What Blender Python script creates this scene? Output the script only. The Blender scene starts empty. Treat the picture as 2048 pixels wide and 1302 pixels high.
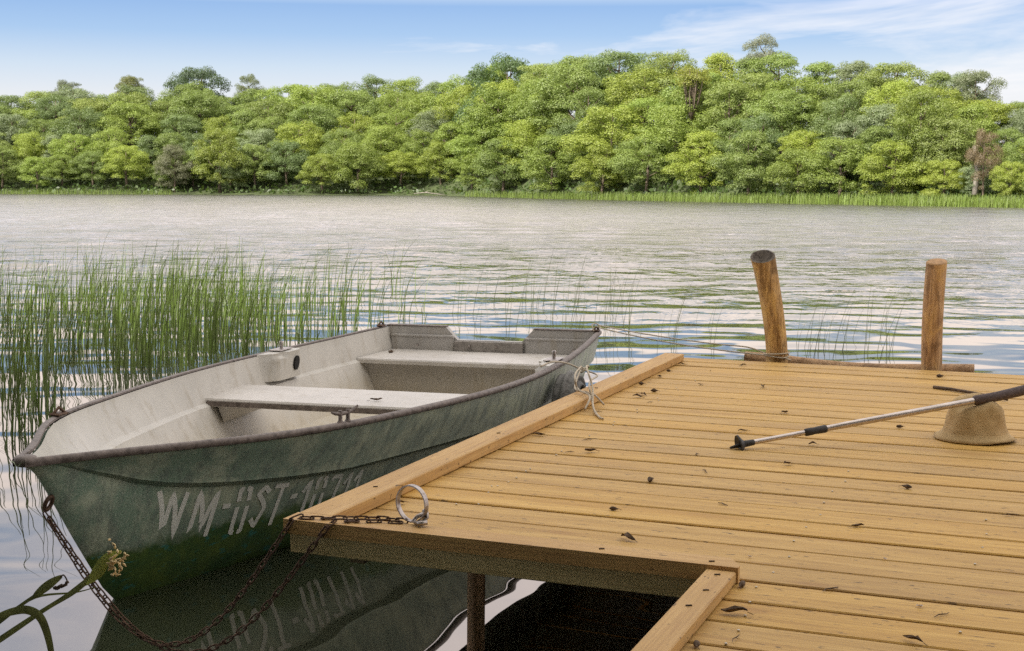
import bpy, math, random
import numpy as np
from mathutils import Vector, Matrix

random.seed(7)
RNG = np.random.default_rng(11)
sc = bpy.context.scene
COL = sc.collection

# ------------------------------------------------------------------ camera
WATER_H = 1.30
cam_d = bpy.data.cameras.new('camera')
cam = bpy.data.objects.new('camera', cam_d); COL.objects.link(cam)
cam_d.sensor_width = 36.0; cam_d.lens = 48.63
cam_d.clip_start = 0.05; cam_d.clip_end = 6000
PITCH = math.radians(5.7996); ROLL = math.radians(0.15)
cR = Vector((1, 0, 0)); cF = Vector((0, math.cos(PITCH), -math.sin(PITCH))); cU = cR.cross(cF)
cR, cU = math.cos(ROLL) * cR + math.sin(ROLL) * cU, -math.sin(ROLL) * cR + math.cos(ROLL) * cU
m = Matrix((cR, cU, -cF)).transposed().to_4x4(); m.translation = (0, 0, WATER_H)
cam.matrix_world = m
sc.camera = cam

# ------------------------------------------------------------------ light, sky, exposure
SUN_DIR = Vector((-0.60, -0.60, 0.76)).normalized()
sun_d = bpy.data.lights.new('sun', 'SUN'); sun_d.energy = 4.4; sun_d.angle = math.radians(0.6)
sun_d.color = (1.0, 0.95, 0.85)
sun = bpy.data.objects.new('sun', sun_d); COL.objects.link(sun)
sun.rotation_euler = SUN_DIR.to_track_quat('Z', 'Y').to_euler()
sun.location = SUN_DIR * 60
sc.view_settings.view_transform = 'Standard'; sc.view_settings.look = 'None'
sc.view_settings.exposure = 0.6; sc.view_settings.gamma = 1.0
sc.view_settings.use_curve_mapping = False
sc.cycles.max_bounces = 8; sc.cycles.diffuse_bounces = 3; sc.cycles.glossy_bounces = 3
sc.cycles.transmission_bounces = 4; sc.cycles.transparent_max_bounces = 6
sc.cycles.caustics_reflective = False; sc.cycles.caustics_refractive = False
sc.cycles.use_denoising = False
sc.cycles.sample_clamp_indirect = 4.0


class NT:
    """small helper to write node trees"""
    def __init__(self, tree): self.t = tree; tree.nodes.clear()
    def n(self, kind, ins=None, **props):
        nd = self.t.nodes.new(kind)
        for k, v in props.items(): setattr(nd, k, v)
        for k, v in (ins or {}).items():
            s = nd.inputs[k]
            if hasattr(v, 'is_linked') or isinstance(v, bpy.types.NodeSocket): self.t.links.new(v, s)
            else:
                if isinstance(v, tuple) and len(v) == 3 and s.type == 'RGBA': v = v + (1,)
                s.default_value = v
        return nd
    def math(self, op, a, b=0.0, c=0.0, clamp=False):
        nd = self.n('ShaderNodeMath', {0: a, 1: b, 2: c}, operation=op); nd.use_clamp = clamp
        return nd.outputs[0]
    def mix(self, f, a, b, mode='MIX'):
        nd = self.t.nodes.new('ShaderNodeMix'); nd.data_type = 'RGBA'; nd.blend_type = mode
        for i, v in ((0, f), (6, a), (7, b)):
            if isinstance(v, bpy.types.NodeSocket): self.t.links.new(v, nd.inputs[i])
            else: nd.inputs[i].default_value = v + (1,) if isinstance(v, tuple) and len(v) == 3 else v
        return nd.outputs[2]
    def ramp(self, f, stops, interp='LINEAR'):
        nd = self.n('ShaderNodeValToRGB', {0: f}); cr = nd.color_ramp; cr.interpolation = interp
        while len(cr.elements) < len(stops): cr.elements.new(0.5)
        for e, (p, c) in zip(cr.elements, stops):
            e.position = p
            e.color = (c, c, c, 1) if isinstance(c, (int, float)) else tuple(c) + (1,)
        return nd.outputs[0]
    def noise(self, vec, scale, detail=3, rough=0.55, dist=0.0):
        return self.n('ShaderNodeTexNoise', {'Vector': vec, 'Scale': scale, 'Detail': detail, 'Roughness': rough, 'Distortion': dist}).outputs[0]
    def mapping(self, vec, scale=(1, 1, 1), loc=(0, 0, 0), rot=(0, 0, 0)):
        return self.n('ShaderNodeMapping', {'Vector': vec, 'Scale': scale, 'Location': loc, 'Rotation': rot}).outputs[0]
    def out(self, sh): self.t.links.new(sh, self.n('ShaderNodeOutputMaterial').inputs[0])


world = bpy.data.worlds.new('World'); sc.world = world; world.use_nodes = True
w = NT(world.node_tree)
SKY_STRENGTH = 0.068
d = w.n('ShaderNodeTexCoord').outputs['Generated']
sep = w.n('ShaderNodeSeparateXYZ', {0: d})
el = w.math('MAXIMUM', sep.outputs[2], 0.0)
nis = w.n('ShaderNodeTexSky', sky_type='NISHITA')
nis.sun_disc = False; nis.sun_elevation = math.asin(SUN_DIR.z)
nis.sun_rotation = math.atan2(SUN_DIR.x, SUN_DIR.y); nis.altitude = 0; nis.air_density = 1.0; nis.dust_density = 1.5
# deep polarised blue patch low over the wood, whitening towards the horizon
blue = w.ramp(el, [(0.0, (9.0, 9.0, 9.2)), (0.060, (8.8, 9.0, 9.5)), (0.082, (6.8, 8.0, 9.5)), (0.105, (4.2, 6.2, 9.2)), (0.127, (3.1, 5.1, 8.7)), (0.133, (7.0, 8.2, 9.8)),
                   (0.16, (7.0, 8.2, 9.8)), (0.24, (6.4, 8.0, 11.0)), (0.6, (4.4, 5.8, 8.6)), (1.0, (3.6, 5.0, 8.2))])
base = w.mix(0.85, nis.outputs[0], blue)
iz = w.math('DIVIDE', 1.0, w.math('ADD', el, 0.06))
pl = w.n('ShaderNodeCombineXYZ', {0: w.math('MULTIPLY', sep.outputs[0], iz), 1: w.math('MULTIPLY', sep.outputs[1], iz), 2: 0.0}).outputs[0]
cn = w.noise(w.mapping(pl, (0.75, 0.55, 1), (5.4, 2.3, 0), (0, 0, 0.35)), 1.0, 6, 0.6, 0.6)
cn2 = w.noise(w.mapping(pl, (0.18, 0.16, 1), (1.3, 4.2, 0)), 1.0, 2, 0.5)
cov = w.math('ADD', cn, w.math('MULTIPLY', w.math('SUBTRACT', cn2, 0.5), 0.8))
side = w.math('MULTIPLY', w.math('SUBTRACT', w.math('MULTIPLY', sep.outputs[0], 0.62), 0.10), w.ramp(el, [(0.125, 1.0), (0.16, 0.0)]))                      # the thin cloud thickens to the right
hi = w.ramp(el, [(0.1305, 0.0), (0.139, 0.46), (0.20, 0.30), (0.26, 0.20), (0.38, 0.14), (0.6, 0.32), (1.0, 0.34)])
cov = w.math('ADD', w.math('ADD', cov, side), hi)
cm = w.ramp(cov, [(0.50, 0.0), (0.64, 0.55), (0.80, 1.0)])
cb = w.ramp(el, [(0.0, (9.3, 9.2, 9.2)), (0.12, (9.6, 9.6, 9.9)), (0.14, (16.6, 14.7, 13.8)), (0.35, (16.6, 14.8, 14.1)), (0.7, (15, 14.2, 13.4)), (1.0, (15, 14.2, 13.2))])
sky = w.mix(cm, base, cb)
bg = w.n('ShaderNodeBackground', {0: sky, 1: SKY_STRENGTH})
w.t.links.new(bg.outputs[0], w.n('ShaderNodeOutputWorld').inputs[0])

# ------------------------------------------------------------------ scene helpers
def tag(o, label=None, cat=None, group=None, kind=None):
    if label: o['label'] = label
    if cat: o['category'] = cat
    if group: o['group'] = group
    if kind: o['kind'] = kind
    return o

def empty(name, loc=(0, 0, 0), mat=None):
    o = bpy.data.objects.new(name, None); COL.objects.link(o); o.empty_display_size = 0.1
    if mat is not None: o.matrix_world = mat
    else: o.location = loc
    return o

class MB:
    """collects geometry for one mesh object"""
    def __init__(self): self.v = []; self.f = []
    def add(self, vs, fs):
        b = len(self.v); self.v += [tuple(p) for p in vs]; self.f += [tuple(i + b for i in q) for q in fs]; return self
    def box(self, lo, hi, bev=0.0):
        (x0, y0, z0), (x1, y1, z1) = lo, hi
        if bev <= 0:
            vs = [(x0, y0, z0), (x1, y0, z0), (x1, y1, z0), (x0, y1, z0), (x0, y0, z1), (x1, y0, z1), (x1, y1, z1), (x0, y1, z1)]
            return self.add(vs, [(0, 3, 2, 1), (4, 5, 6, 7), (0, 1, 5, 4), (1, 2, 6, 5), (2, 3, 7, 6), (3, 0, 4, 7)])
        b = bev
        vs = []
        for z, i in ((z0, b), (z0 + b, 0), (z1 - b, 0), (z1, b)):
            vs += [(x0 + i, y0 + i, z), (x1 - i, y0 + i, z), (x1 - i, y1 - i, z), (x0 + i, y1 - i, z)]
        fs = [(0, 3, 2, 1), (12, 13, 14, 15)]
        for r in range(3):
            for k in range(4):
                a, c = r * 4 + k, r * 4 + (k + 1) % 4
                fs.append((a, c, c + 4, a + 4))
        return self.add(vs, fs)
    def tube(self, pts, rad, n=8, cap=True, flat=1.0, up=None):
        pts = [Vector(p) for p in pts]; L = len(pts)
        rs = rad if isinstance(rad, (list, tuple)) else [rad] * L
        rings = []; nrm = None
        for i, p in enumerate(pts):
            t = (pts[min(i + 1, L - 1)] - pts[max(i - 1, 0)]).normalized()
            if nrm is None:
                ref = Vector(up) if up else (Vector((0, 0, 1)) if abs(t.z) < 0.9 else Vector((1, 0, 0)))
                nrm = (ref - t * ref.dot(t)).normalized()
            else: nrm = (nrm - t * nrm.dot(t)).normalized()
            bn = t.cross(nrm)
            rings.append([p + rs[i] * (math.cos(2 * math.pi * k / n) * nrm * flat + math.sin(2 * math.pi * k / n) * bn) for k in range(n)])
        vs = [q for r in rings for q in r]
        fs = [(i * n + k, i * n + (k + 1) % n, (i + 1) * n + (k + 1) % n, (i + 1) * n + k) for i in range(L - 1) for k in range(n)]
        if cap: fs += [tuple(range(n - 1, -1, -1)), tuple((L - 1) * n + k for k in range(n))]
        return self.add(vs, fs)
    def grid(self, rows, close=False):
        """rows: list of equally long point lists"""
        n = len(rows[0]); vs = [p for r in rows for p in r]
        fs = []
        for i in range(len(rows) - 1):
            for k in range(n if close else n - 1):
                k2 = (k + 1) % n
                fs.append((i * n + k, i * n + k2, (i + 1) * n + k2, (i + 1) * n + k))
        return self.add(vs, fs)
    def build(self, name, mat, parent=None, smooth=False, angle=None):
        me = bpy.data.meshes.new(name); me.from_pydata(self.v, [], self.f); me.update()
        if smooth:
            me.polygons.foreach_set('use_smooth', [True] * len(me.polygons))
            if angle is not None: me.set_sharp_from_angle(angle=math.radians(angle))
        o = bpy.data.objects.new(name, me); COL.objects.link(o)
        if mat: me.materials.append(mat)
        if parent: o.parent = parent
        return o

def fast_mesh(name, V, Q, mat, parent=None, smooth=False):
    """V (n,3), Q (m,4) numpy"""
    me = bpy.data.meshes.new(name)
    me.vertices.add(len(V)); me.vertices.foreach_set('co', np.ascontiguousarray(V, dtype=np.float32).ravel())
    k = Q.shape[1]
    me.loops.add(Q.size); me.loops.foreach_set('vertex_index', np.ascontiguousarray(Q, dtype=np.int32).ravel())
    me.polygons.add(len(Q)); me.polygons.foreach_set('loop_start', np.arange(len(Q), dtype=np.int32) * k)
    me.polygons.foreach_set('use_smooth', np.full(len(Q), smooth))
    me.update(calc_edges=True); me.validate()
    o = bpy.data.objects.new(name, me); COL.objects.link(o)
    if mat: me.materials.append(mat)
    if parent: o.parent = parent
    return o

def material(name):
    mt = bpy.data.materials.new(name); mt.use_nodes = True
    return mt, NT(mt.node_tree)

def principled(nt, **k):
    ren = {'color': 'Base Color', 'rough': 'Roughness', 'metal': 'Metallic', 'normal': 'Normal', 'ior': 'IOR', 'spec': 'Specular IOR Level', 'sheen': 'Sheen Weight', 'coat': 'Coat Weight'}
    return nt.n('ShaderNodeBsdfPrincipled', {ren[a]: b for a, b in k.items()}).outputs[0]

def bump(nt, h, strength=0.3, dist=0.01):
    return nt.n('ShaderNodeBump', {'Height': h, 'Strength': strength, 'Distance': dist}).outputs[0]

# ------------------------------------------------------------------ materials
def wood_mat(name, axis, cols, grain=1.0, knots=True):
    """planed softwood, grain running along local x or y"""
    mt, t = material(name)
    tc = t.n('ShaderNodeTexCoord').outputs['Object']
    isl = t.n('ShaderNodeNewGeometry').outputs['Random Per Island']
    off = t.n('ShaderNodeCombineXYZ', {0: t.math('MULTIPLY', isl, 37.0), 1: t.math('MULTIPLY', isl, 91.0), 2: t.math('MULTIPLY', isl, 13.0)}).outputs[0]
    vec = t.n('ShaderNodeVectorMath', {0: tc, 1: off}, operation='ADD').outputs[0]
    s1 = (1.3, 22, 22) if axis == 'x' else (22, 1.3, 22)
    s2 = (5, 150, 150) if axis == 'x' else (150, 5, 150)
    s3 = (2.0, 7, 7) if axis == 'x' else (7, 2.0, 7)
    g1 = t.noise(t.mapping(vec, s1), 1.0, 4, 0.6, 0.5)
    g2 = t.noise(t.mapping(vec, s2), 1.0, 3, 0.6)
    g3 = t.noise(t.mapping(vec, s3), 1.0, 3, 0.6)
    c = t.ramp(g1, [(0.25, cols[0]), (0.5, cols[1]), (0.75, cols[2])])
    c = t.mix(t.math('MULTIPLY', t.ramp(g2, [(0.45, 0.0), (0.70, 1.0)]), 0.6), c, cols[3])
    c = t.mix(t.math('MULTIPLY', t.ramp(g3, [(0.5, 0.0), (0.75, 1.0)]), 0.4), c, cols[4])
    if knots:
        vo = t.n('ShaderNodeTexVoronoi', {'Vector': t.mapping(vec, (2.6, 6.5, 6.5) if axis == 'x' else (6.5, 2.6, 6.5)), 'Scale': 1.0, 'Randomness': 1.0})
        kd = t.ramp(vo.outputs['Distance'], [(0.0, 1.0), (0.10, 0.8), (0.15, 0.15), (0.24, 0.0)])
        sel = t.math('GREATER_THAN', t.n('ShaderNodeSeparateColor', {0: vo.outputs['Color']}).outputs[0], 0.62)
        c = t.mix(t.math('MULTIPLY', t.math('MULTIPLY', kd, sel), 0.5), c, cols[5])
        # small dark flecks and dirt
        fl = t.noise(t.mapping(vec, (28, 95, 95) if axis == 'x' else (95, 28, 95)), 1.0, 2, 0.5)
        c = t.mix(t.math('MULTIPLY', t.ramp(fl, [(0.66, 0.0), (0.71, 1.0)]), 0.8), c, (0.10, 0.058, 0.025))
        st_ = t.noise(tc, 2.3, 5, 0.62)
        c = t.mix(t.math('MULTIPLY', t.ramp(st_, [(0.50, 0.0), (0.68, 1.0)]), 0.22), c, (0.32, 0.19, 0.07))
    val = t.math('ADD', 0.91, t.math('MULTIPLY', isl, 0.16))
    c = t.n('ShaderNodeHueSaturation', {'Color': c, 'Value': val, 'Saturation': t.math('ADD', 0.96, t.math('MULTIPLY', isl, 0.08))}).outputs[0]
    h = t.math('ADD', t.math('MULTIPLY', g2, 0.6), g1)
    t.out(principled(t, color=c, rough=0.62, spec=0.3, normal=bump(t, h, 0.25, 0.004)))
    return mt

DECKC = [(0.43, 0.247, 0.068), (0.55, 0.341, 0.100), (0.63, 0.407, 0.133), (0.28, 0.145, 0.038), (0.52, 0.29, 0.07), (0.33, 0.16, 0.045)]
RAILC = [(0.45, 0.268, 0.100), (0.54, 0.338, 0.130), (0.60, 0.392, 0.165), (0.34, 0.185, 0.075), (0.49, 0.28, 0.11), (0.33, 0.17, 0.07)]
M_DECK = wood_mat('deck_wood', 'x', DECKC)
M_RAIL = wood_mat('rail_wood', 'y', RAILC)
M_TRIM = wood_mat('trim_wood', 'x', RAILC)
M_BEAM = wood_mat('beam_wood', 'x', [(0.52, 0.41, 0.19), (0.62, 0.50, 0.25), (0.70, 0.57, 0.30), (0.40, 0.29, 0.12), (0.56, 0.43, 0.18), (0.2, 0.12, 0.05)], knots=False)
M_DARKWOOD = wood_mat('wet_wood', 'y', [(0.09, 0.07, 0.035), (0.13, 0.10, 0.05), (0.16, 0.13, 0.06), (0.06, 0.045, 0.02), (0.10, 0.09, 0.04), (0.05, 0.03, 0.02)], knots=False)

def post_mat(name, cols, dark=(0.07, 0.035, 0.015)):
    mt, t = material(name)
    tc = t.n('ShaderNodeTexCoord').outputs['Object']
    a = t.noise(t.mapping(tc, (30, 30, 4)), 1.0, 5, 0.7, 1.0)
    b = t.noise(t.mapping(tc, (14, 14, 6)), 1.0, 5, 0.65, 0.8)
    e = t.noise(t.mapping(tc, (120, 120, 6)), 1.0, 2, 0.6)
    c = t.ramp(a, [(0.36, cols[0]), (0.5, cols[1]), (0.64, cols[2])])
    c = t.mix(t.ramp(b, [(0.50, 0.0), (0.62, 0.9)]), c, cols[3])
    c = t.mix(t.math('MULTIPLY', t.ramp(b, [(0.36, 1.0), (0.46, 0.0)]), 0.55), c, dark)
    c = t.mix(t.math('MULTIPLY', t.ramp(e, [(0.56, 0.0), (0.68, 1.0)]), 0.5), c, dark)
    h = t.math('ADD', a, t.math('MULTIPLY', e, 0.5))
    t.out(principled(t, color=c, rough=0.7, spec=0.25, normal=bump(t, h, 0.6, 0.012)))
    return mt
M_POST = post_mat('weathered_post', [(0.30, 0.17, 0.065), (0.54, 0.33, 0.135), (0.66, 0.44, 0.21), (0.72, 0.46, 0.16)])
M_POST2 = post_mat('stripped_post', [(0.38, 0.225, 0.115), (0.55, 0.34, 0.175), (0.66, 0.44, 0.24), (0.70, 0.44, 0.18)], (0.13, 0.07, 0.035))
M_LOG = post_mat('log_wood', [(0.32, 0.19, 0.10), (0.44, 0.28, 0.16), (0.54, 0.37, 0.22), (0.48, 0.30, 0.16)], (0.14, 0.08, 0.04))

def plain(name, col, rough=0.6, metal=0.0, var=0.25, scale=40, dark=None, bstr=0.15, spec=0.4):
    mt, t = material(name)
    tc = t.n('ShaderNodeTexCoord').outputs['Object']
    a = t.noise(tc, scale, 4, 0.6)
    dk = dark or tuple(x * (1 - var * 1.6) for x in col)
    lt = tuple(min(1, x * (1 + var)) for x in col)
    c = t.ramp(a, [(0.28, dk), (0.5, col), (0.75, lt)])
    t.out(principled(t, color=c, rough=rough, metal=metal, spec=spec, normal=bump(t, a, bstr, 0.004)))
    return mt

M_ROT = plain('rotten_heartwood', (0.12, 0.10, 0.08), 0.9, 0, 0.5, 60, bstr=0.8)
M_ENDGRAIN = plain('end_grain', (0.42, 0.25, 0.12), 0.75, 0, 0.35, 70)
M_RUST = plain('rusty_steel', (0.11, 0.065, 0.042), 0.6, 0.55, 0.6, 120, (0.03, 0.02, 0.016), 0.4)
M_STEEL = plain('worn_steel', (0.40, 0.36, 0.34), 0.42, 0.85, 0.35, 60, (0.14, 0.10, 0.08))
M_ROPE = plain('faded_rope', (0.50, 0.43, 0.33), 0.9, 0, 0.35, 180)
M_BLACK = plain('black_rubber', (0.035, 0.032, 0.032), 0.6, 0, 0.4, 60)
M_FOAM = plain('dark_foam_grip', (0.115, 0.088, 0.088), 0.85, 0, 0.4, 160)
M_POLE = plain('anodised_aluminium', (0.60, 0.53, 0.50), 0.32, 0.7, 0.12, 30)
M_LEAFDRY = plain('dry_leaf', (0.12, 0.07, 0.035), 0.8, 0, 0.6, 40)
M_TWIG = plain('dark_twig', (0.10, 0.065, 0.04), 0.8, 0, 0.5, 60)
M_PALE = plain('pale_petal', (0.58, 0.48, 0.40), 0.8, 0, 0.2, 60)
M_SCREW = plain('screw_head', (0.45, 0.42, 0.36), 0.35, 0.9, 0.15, 80)
M_TYRE = plain('grey_rubber', (0.17, 0.165, 0.155), 0.7, 0, 0.4, 50)

def boat_inside(name, tint=(0.55, 0.528, 0.482), stain=(0.50, 0.40, 0.23)):
    mt, t = material(name)
    tc = t.n('ShaderNodeTexCoord').outputs['Object']
    a = t.noise(tc, 5.0, 5, 0.6)
    b = t.noise(t.mapping(tc, (14, 14, 3)), 1.0, 5, 0.65)
    e = t.noise(tc, 160.0, 2, 0.5)
    z = t.n('ShaderNodeSeparateXYZ', {0: tc}).outputs[2]
    low = t.ramp(z, [(0.06, 1.0), (0.24, 0.12), (0.36, 0.0)])              # dirt washed down into the bilge
    c = t.mix(t.math('MULTIPLY', t.ramp(a, [(0.38, 0.0), (0.66, 1.0)]), 0.55), tint, tuple(x * 0.78 for x in tint))
    c = t.mix(t.math('MULTIPLY', t.math('MULTIPLY', low, b), 0.8), c, stain)
    c = t.mix(t.math('MULTIPLY', t.ramp(b, [(0.54, 0.0), (0.68, 1.0)]), 0.45), c, (0.33, 0.285, 0.21))
    c = t.mix(t.math('MULTIPLY', t.ramp(e, [(0.66, 0.0), (0.74, 1.0)]), 0.35), c, (0.22, 0.19, 0.15))
    t.out(principled(t, color=c, rough=0.45, spec=0.35, normal=bump(t, t.math('ADD', a, t.math('MULTIPLY', e, 0.08)), 0.12, 0.01)))
    return mt
M_INSIDE = boat_inside('boat_inner_gelcoat')
M_SEAT = boat_inside('boat_seat_gelcoat', (0.58, 0.55, 0.515))

mt, t = material('boat_outer_paint'); M_HULL = mt
tc = t.n('ShaderNodeTexCoord').outputs['Object']
sx = t.n('ShaderNodeSeparateXYZ', {0: tc})
a = t.noise(tc, 7.0, 6, 0.65)
b = t.noise(t.mapping(tc, (22, 22, 5)), 1.0, 5, 0.7)
g = t.noise(tc, 210.0, 2, 0.6)
along = t.ramp(t.math('MULTIPLY', sx.outputs[1], 0.22), [(0.15, 0.0), (0.75, 1.0)])
c = t.mix(along, (0.215, 0.315, 0.230), (0.50, 0.51, 0.455))
c = t.mix(t.math('MULTIPLY', t.ramp(a, [(0.45, 0.0), (0.60, 1.0)]), 0.75), c, (0.52, 0.57, 0.42))
c = t.mix(t.math('MULTIPLY', t.ramp(b, [(0.48, 0.0), (0.62, 1.0)]), 0.6), c, (0.13, 0.165, 0.145))
c = t.mix(t.math('MULTIPLY', t.ramp(g, [(0.5, 0.0), (0.68, 1.0)]), 0.5), c, (0.58, 0.61, 0.50))
# old green bottom paint below a ragged line, with blue-green flakes
edge = t.math('ADD', sx.outputs[2], t.math('MULTIPLY', t.math('SUBTRACT', t.noise(tc, 16.0, 4, 0.6), 0.5), 0.09))
bot = t.ramp(edge, [(0.165, 1.0), (0.195, 0.0)])
cb_ = t.mix(t.ramp(t.noise(tc, 9.0, 5, 0.65), [(0.35, 0.0), (0.7, 1.0)]), (0.030, 0.095, 0.030), (0.11, 0.17, 0.030))
cb_ = t.mix(t.math('MULTIPLY', t.ramp(t.noise(t.mapping(tc, (18, 18, 40)), 1.0, 3, 0.6), [(0.60, 0.0), (0.68, 1.0)]), 0.8), cb_, (0.04, 0.22, 0.19))
cb_ = t.mix(t.math('MULTIPLY', t.ramp(g, [(0.58, 0.0), (0.72, 1.0)]), 0.55), cb_, (0.24, 0.28, 0.055))
c = t.mix(bot, c, cb_)
t.out(principled(t, color=c, rough=0.55, spec=0.3, normal=bump(t, t.math('ADD', b, t.math('MULTIPLY', g, 0.3)), 0.35, 0.006)))

M_RIM = plain('rubbing_strake_grey', (0.165, 0.135, 0.12), 0.6, 0, 0.5, 45, (0.07, 0.055, 0.048), 0.3)

mt, t = material('chalky_lettering'); M_LETTER = mt
tc = t.n('ShaderNodeTexCoord').outputs['Object']
c = t.ramp(t.noise(tc, 90.0, 4, 0.7), [(0.28, (0.45, 0.49, 0.43)), (0.38, (0.78, 0.80, 0.72)), (0.8, (0.88, 0.89, 0.82))])
wear = t.math('ADD', t.noise(tc, 34.0, 5, 0.7), t.math('MULTIPLY', t.n('ShaderNodeSeparateXYZ', {0: tc}).outputs[1], 0.26))   # rubbed away towards the pier
c = t.mix(t.ramp(wear, [(0.80, 0.0), (1.05, 0.7)]), c, (0.27, 0.33, 0.28))
t.out(principled(t, color=c, rough=0.7))

mt, t = material('sun_hat_cloth'); M_HAT = mt
tc = t.n('ShaderNodeTexCoord').outputs['Object']
wv = t.n('ShaderNodeTexWave', {'Vector': tc, 'Scale': 260.0, 'Distortion': 2.0}).outputs[1]
a = t.noise(tc, 14.0, 4, 0.6)
c = t.mix(t.ramp(a, [(0.3, 0.0), (0.7, 1.0)]), (0.42, 0.29, 0.135), (0.56, 0.40, 0.20))
c = t.mix(t.math('MULTIPLY', t.ramp(t.noise(tc, 5.0, 3, 0.5), [(0.55, 0.0), (0.75, 1.0)]), 0.5), c, (0.30, 0.21, 0.10))
t.out(principled(t, color=c, rough=0.92, spec=0.1, sheen=0.2, normal=bump(t, t.math('ADD', t.math('MULTIPLY', wv, 0.3), a), 0.35, 0.006)))

def leaf_mat(name, base=None, vary=0.30, trans=0.36):
    """leaves: tint from the object's own colour, small change from leaf to leaf"""
    mt, t = material(name)
    isl = t.n('ShaderNodeNewGeometry').outputs['Random Per Island']
    col = t.n('ShaderNodeObjectInfo').outputs['Color'] if base is None else base
    hsv = t.n('ShaderNodeHueSaturation', {'Color': col if not isinstance(col, tuple) else col + (1,),
              'Hue': t.math('ADD', 0.492, t.math('MULTIPLY', isl, 0.016)),
              'Value': t.math('ADD', 1.0 - vary / 2, t.math('MULTIPLY', isl, vary))}).outputs[0]
    dif = t.n('ShaderNodeBsdfDiffuse', {0: hsv}).outputs[0]
    tr = t.n('ShaderNodeBsdfTranslucent', {0: t.mix(0.35, hsv, (0.26, 0.38, 0.03), 'MIX')}).outputs[0]
    ms = t.n('ShaderNodeMixShader', {0: trans, 1: dif, 2: tr}).outputs[0]
    gl = t.n('ShaderNodeBsdfGlossy', {0: (1, 1, 1, 1), 'Roughness': 0.5}).outputs[0]
    t.out(t.n('ShaderNodeMixShader', {0: 0.04, 1: ms, 2: gl}).outputs[0])
    return mt
M_LEAF = leaf_mat('tree_leaves')
M_BARK = plain('tree_bark', (0.17, 0.13, 0.095), 0.9, 0, 0.5, 3)
M_REED = leaf_mat('reed_green', (0.125, 0.185, 0.028), 0.8, 0.2)
M_RUSH = leaf_mat('rush_green', (0.06, 0.075, 0.025), 0.6, 0.1)
M_SHOREREED = leaf_mat('shore_reed_green', (0.24, 0.33, 0.06), 0.5, 0.3)
M_SEDGE = plain('sedge_green', (0.19, 0.22, 0.075), 0.55, 0, 0.35, 30)
M_SEDGEHEAD = plain('sedge_spathe', (0.42, 0.50, 0.12), 0.55, 0, 0.25, 30)
M_FLOWER = plain('sedge_flower', (0.72, 0.56, 0.30), 0.85, 0, 0.35, 90)
M_SOIL = plain('forest_floor', (0.07, 0.09, 0.035), 0.95, 0, 0.5, 0.6)
M_BANK = plain('bank_ground', (0.05, 0.05, 0.025), 0.95, 0, 0.5, 2)
M_DEADWOOD = plain('bleached_branch', (0.36, 0.32, 0.27), 0.85, 0, 0.3, 4)

mt, t = material('lake_water'); M_WATER = mt
tc = t.n('ShaderNodeTexCoord').outputs['Object']
dist = t.n('ShaderNodeVectorMath', {0: tc}, operation='LENGTH').outputs['Value']
r1 = t.noise(t.mapping(tc, (2.4, 1.8, 1), (0, 0, 0), (0, 0, 0.10)), 1.0, 4, 0.6, 0.5)
r2 = t.noise(t.mapping(tc, (1.0, 0.8, 1), (3, 1, 0), (0, 0, -0.06)), 1.0, 3, 0.55, 0.4)
r3 = t.noise(t.mapping(tc, (0.26, 0.30, 1), (7, 2, 0), (0, 0, 0.05)), 1.0, 3, 0.6, 0.3)
far = t.ramp(t.math('MULTIPLY', dist, 0.01), [(0.12, 0.0), (0.19, 0.30), (0.32, 1.0)])
h = t.math('ADD', t.math('ADD', t.math('MULTIPLY', r1, 0.085), t.math('MULTIPLY', r2, 0.20)), t.math('MULTIPLY', r3, 0.38))
nb = t.n('ShaderNodeBump', {'Height': t.math('MULTIPLY', h, far), 'Strength': 1.0, 'Distance': 1.0}).outputs[0]
# ripples too fine to resolve out there widen the reflection
wr = t.ramp(t.math('MULTIPLY', dist, 0.01), [(0.08, 0.015), (0.16, 0.02), (0.21, 0.06), (0.32, 0.17), (0.55, 0.22), (1.0, 0.18)])
fr = t.n('ShaderNodeFresnel', {'IOR': 3.2, 'Normal': nb}).outputs[0]
dif = t.n('ShaderNodeBsdfDiffuse', {0: (0.045, 0.050, 0.032, 1)}).outputs[0]
gl = t.n('ShaderNodeBsdfGlossy', {0: (1.0, 0.96, 0.94, 1), 'Roughness': wr, 'Normal': nb}).outputs[0]
t.out(t.n('ShaderNodeMixShader', {0: fr, 1: dif, 2: gl}).outputs[0])

# ------------------------------------------------------------------ lake: one displaced sheet, finer near the shore
def wave_height(X, Y, cell):
    r = np.random.default_rng(5)
    Z = np.zeros_like(X); D = np.hypot(X, Y)
    for lam, n, spread, sl in ((2.3, 4, 0.25, 0.007), (1.15, 9, 0.34, 0.013), (0.72, 11, 0.42, 0.016), (0.42, 11, 0.55, 0.015), (0.22, 9, 0.8, 0.008)):
        for i in range(n):
            l = lam * r.uniform(0.75, 1.3); a = r.normal(0.06, spread); ph = r.uniform(0, 6.28)
            k = 2 * math.pi / l
            amp = sl * l / 6.28 * 1.4 / math.sqrt(n)
            dd = np.interp(D, [3, 5.0, 8, 11, 14, 18, 28, 60], [0.22, 0.28, 0.40, 0.56, 0.95, 2.0, 3.4, 4.2])
            fade = np.clip((l / cell - 2.5) / 3, 0, 1)
            Z += amp * dd * fade * np.sin(k * (X * math.sin(a) + Y * math.cos(a)) + ph + 0.6 * np.sin(X * 0.31 * (1 + 0.3 * i) + i))
    return Z
NR, NC = 1000, 460
ys = 1.2 * (420 / 1.2) ** (np.arange(NR) / (NR - 1)); ys = np.concatenate([[-14, -6, -2, 0.2], ys])
tt = np.linspace(-1, 1, NC); tt = 1.15 * np.sign(tt) * (0.55 * np.abs(tt) + 0.45 * np.abs(tt) ** 3)
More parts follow.
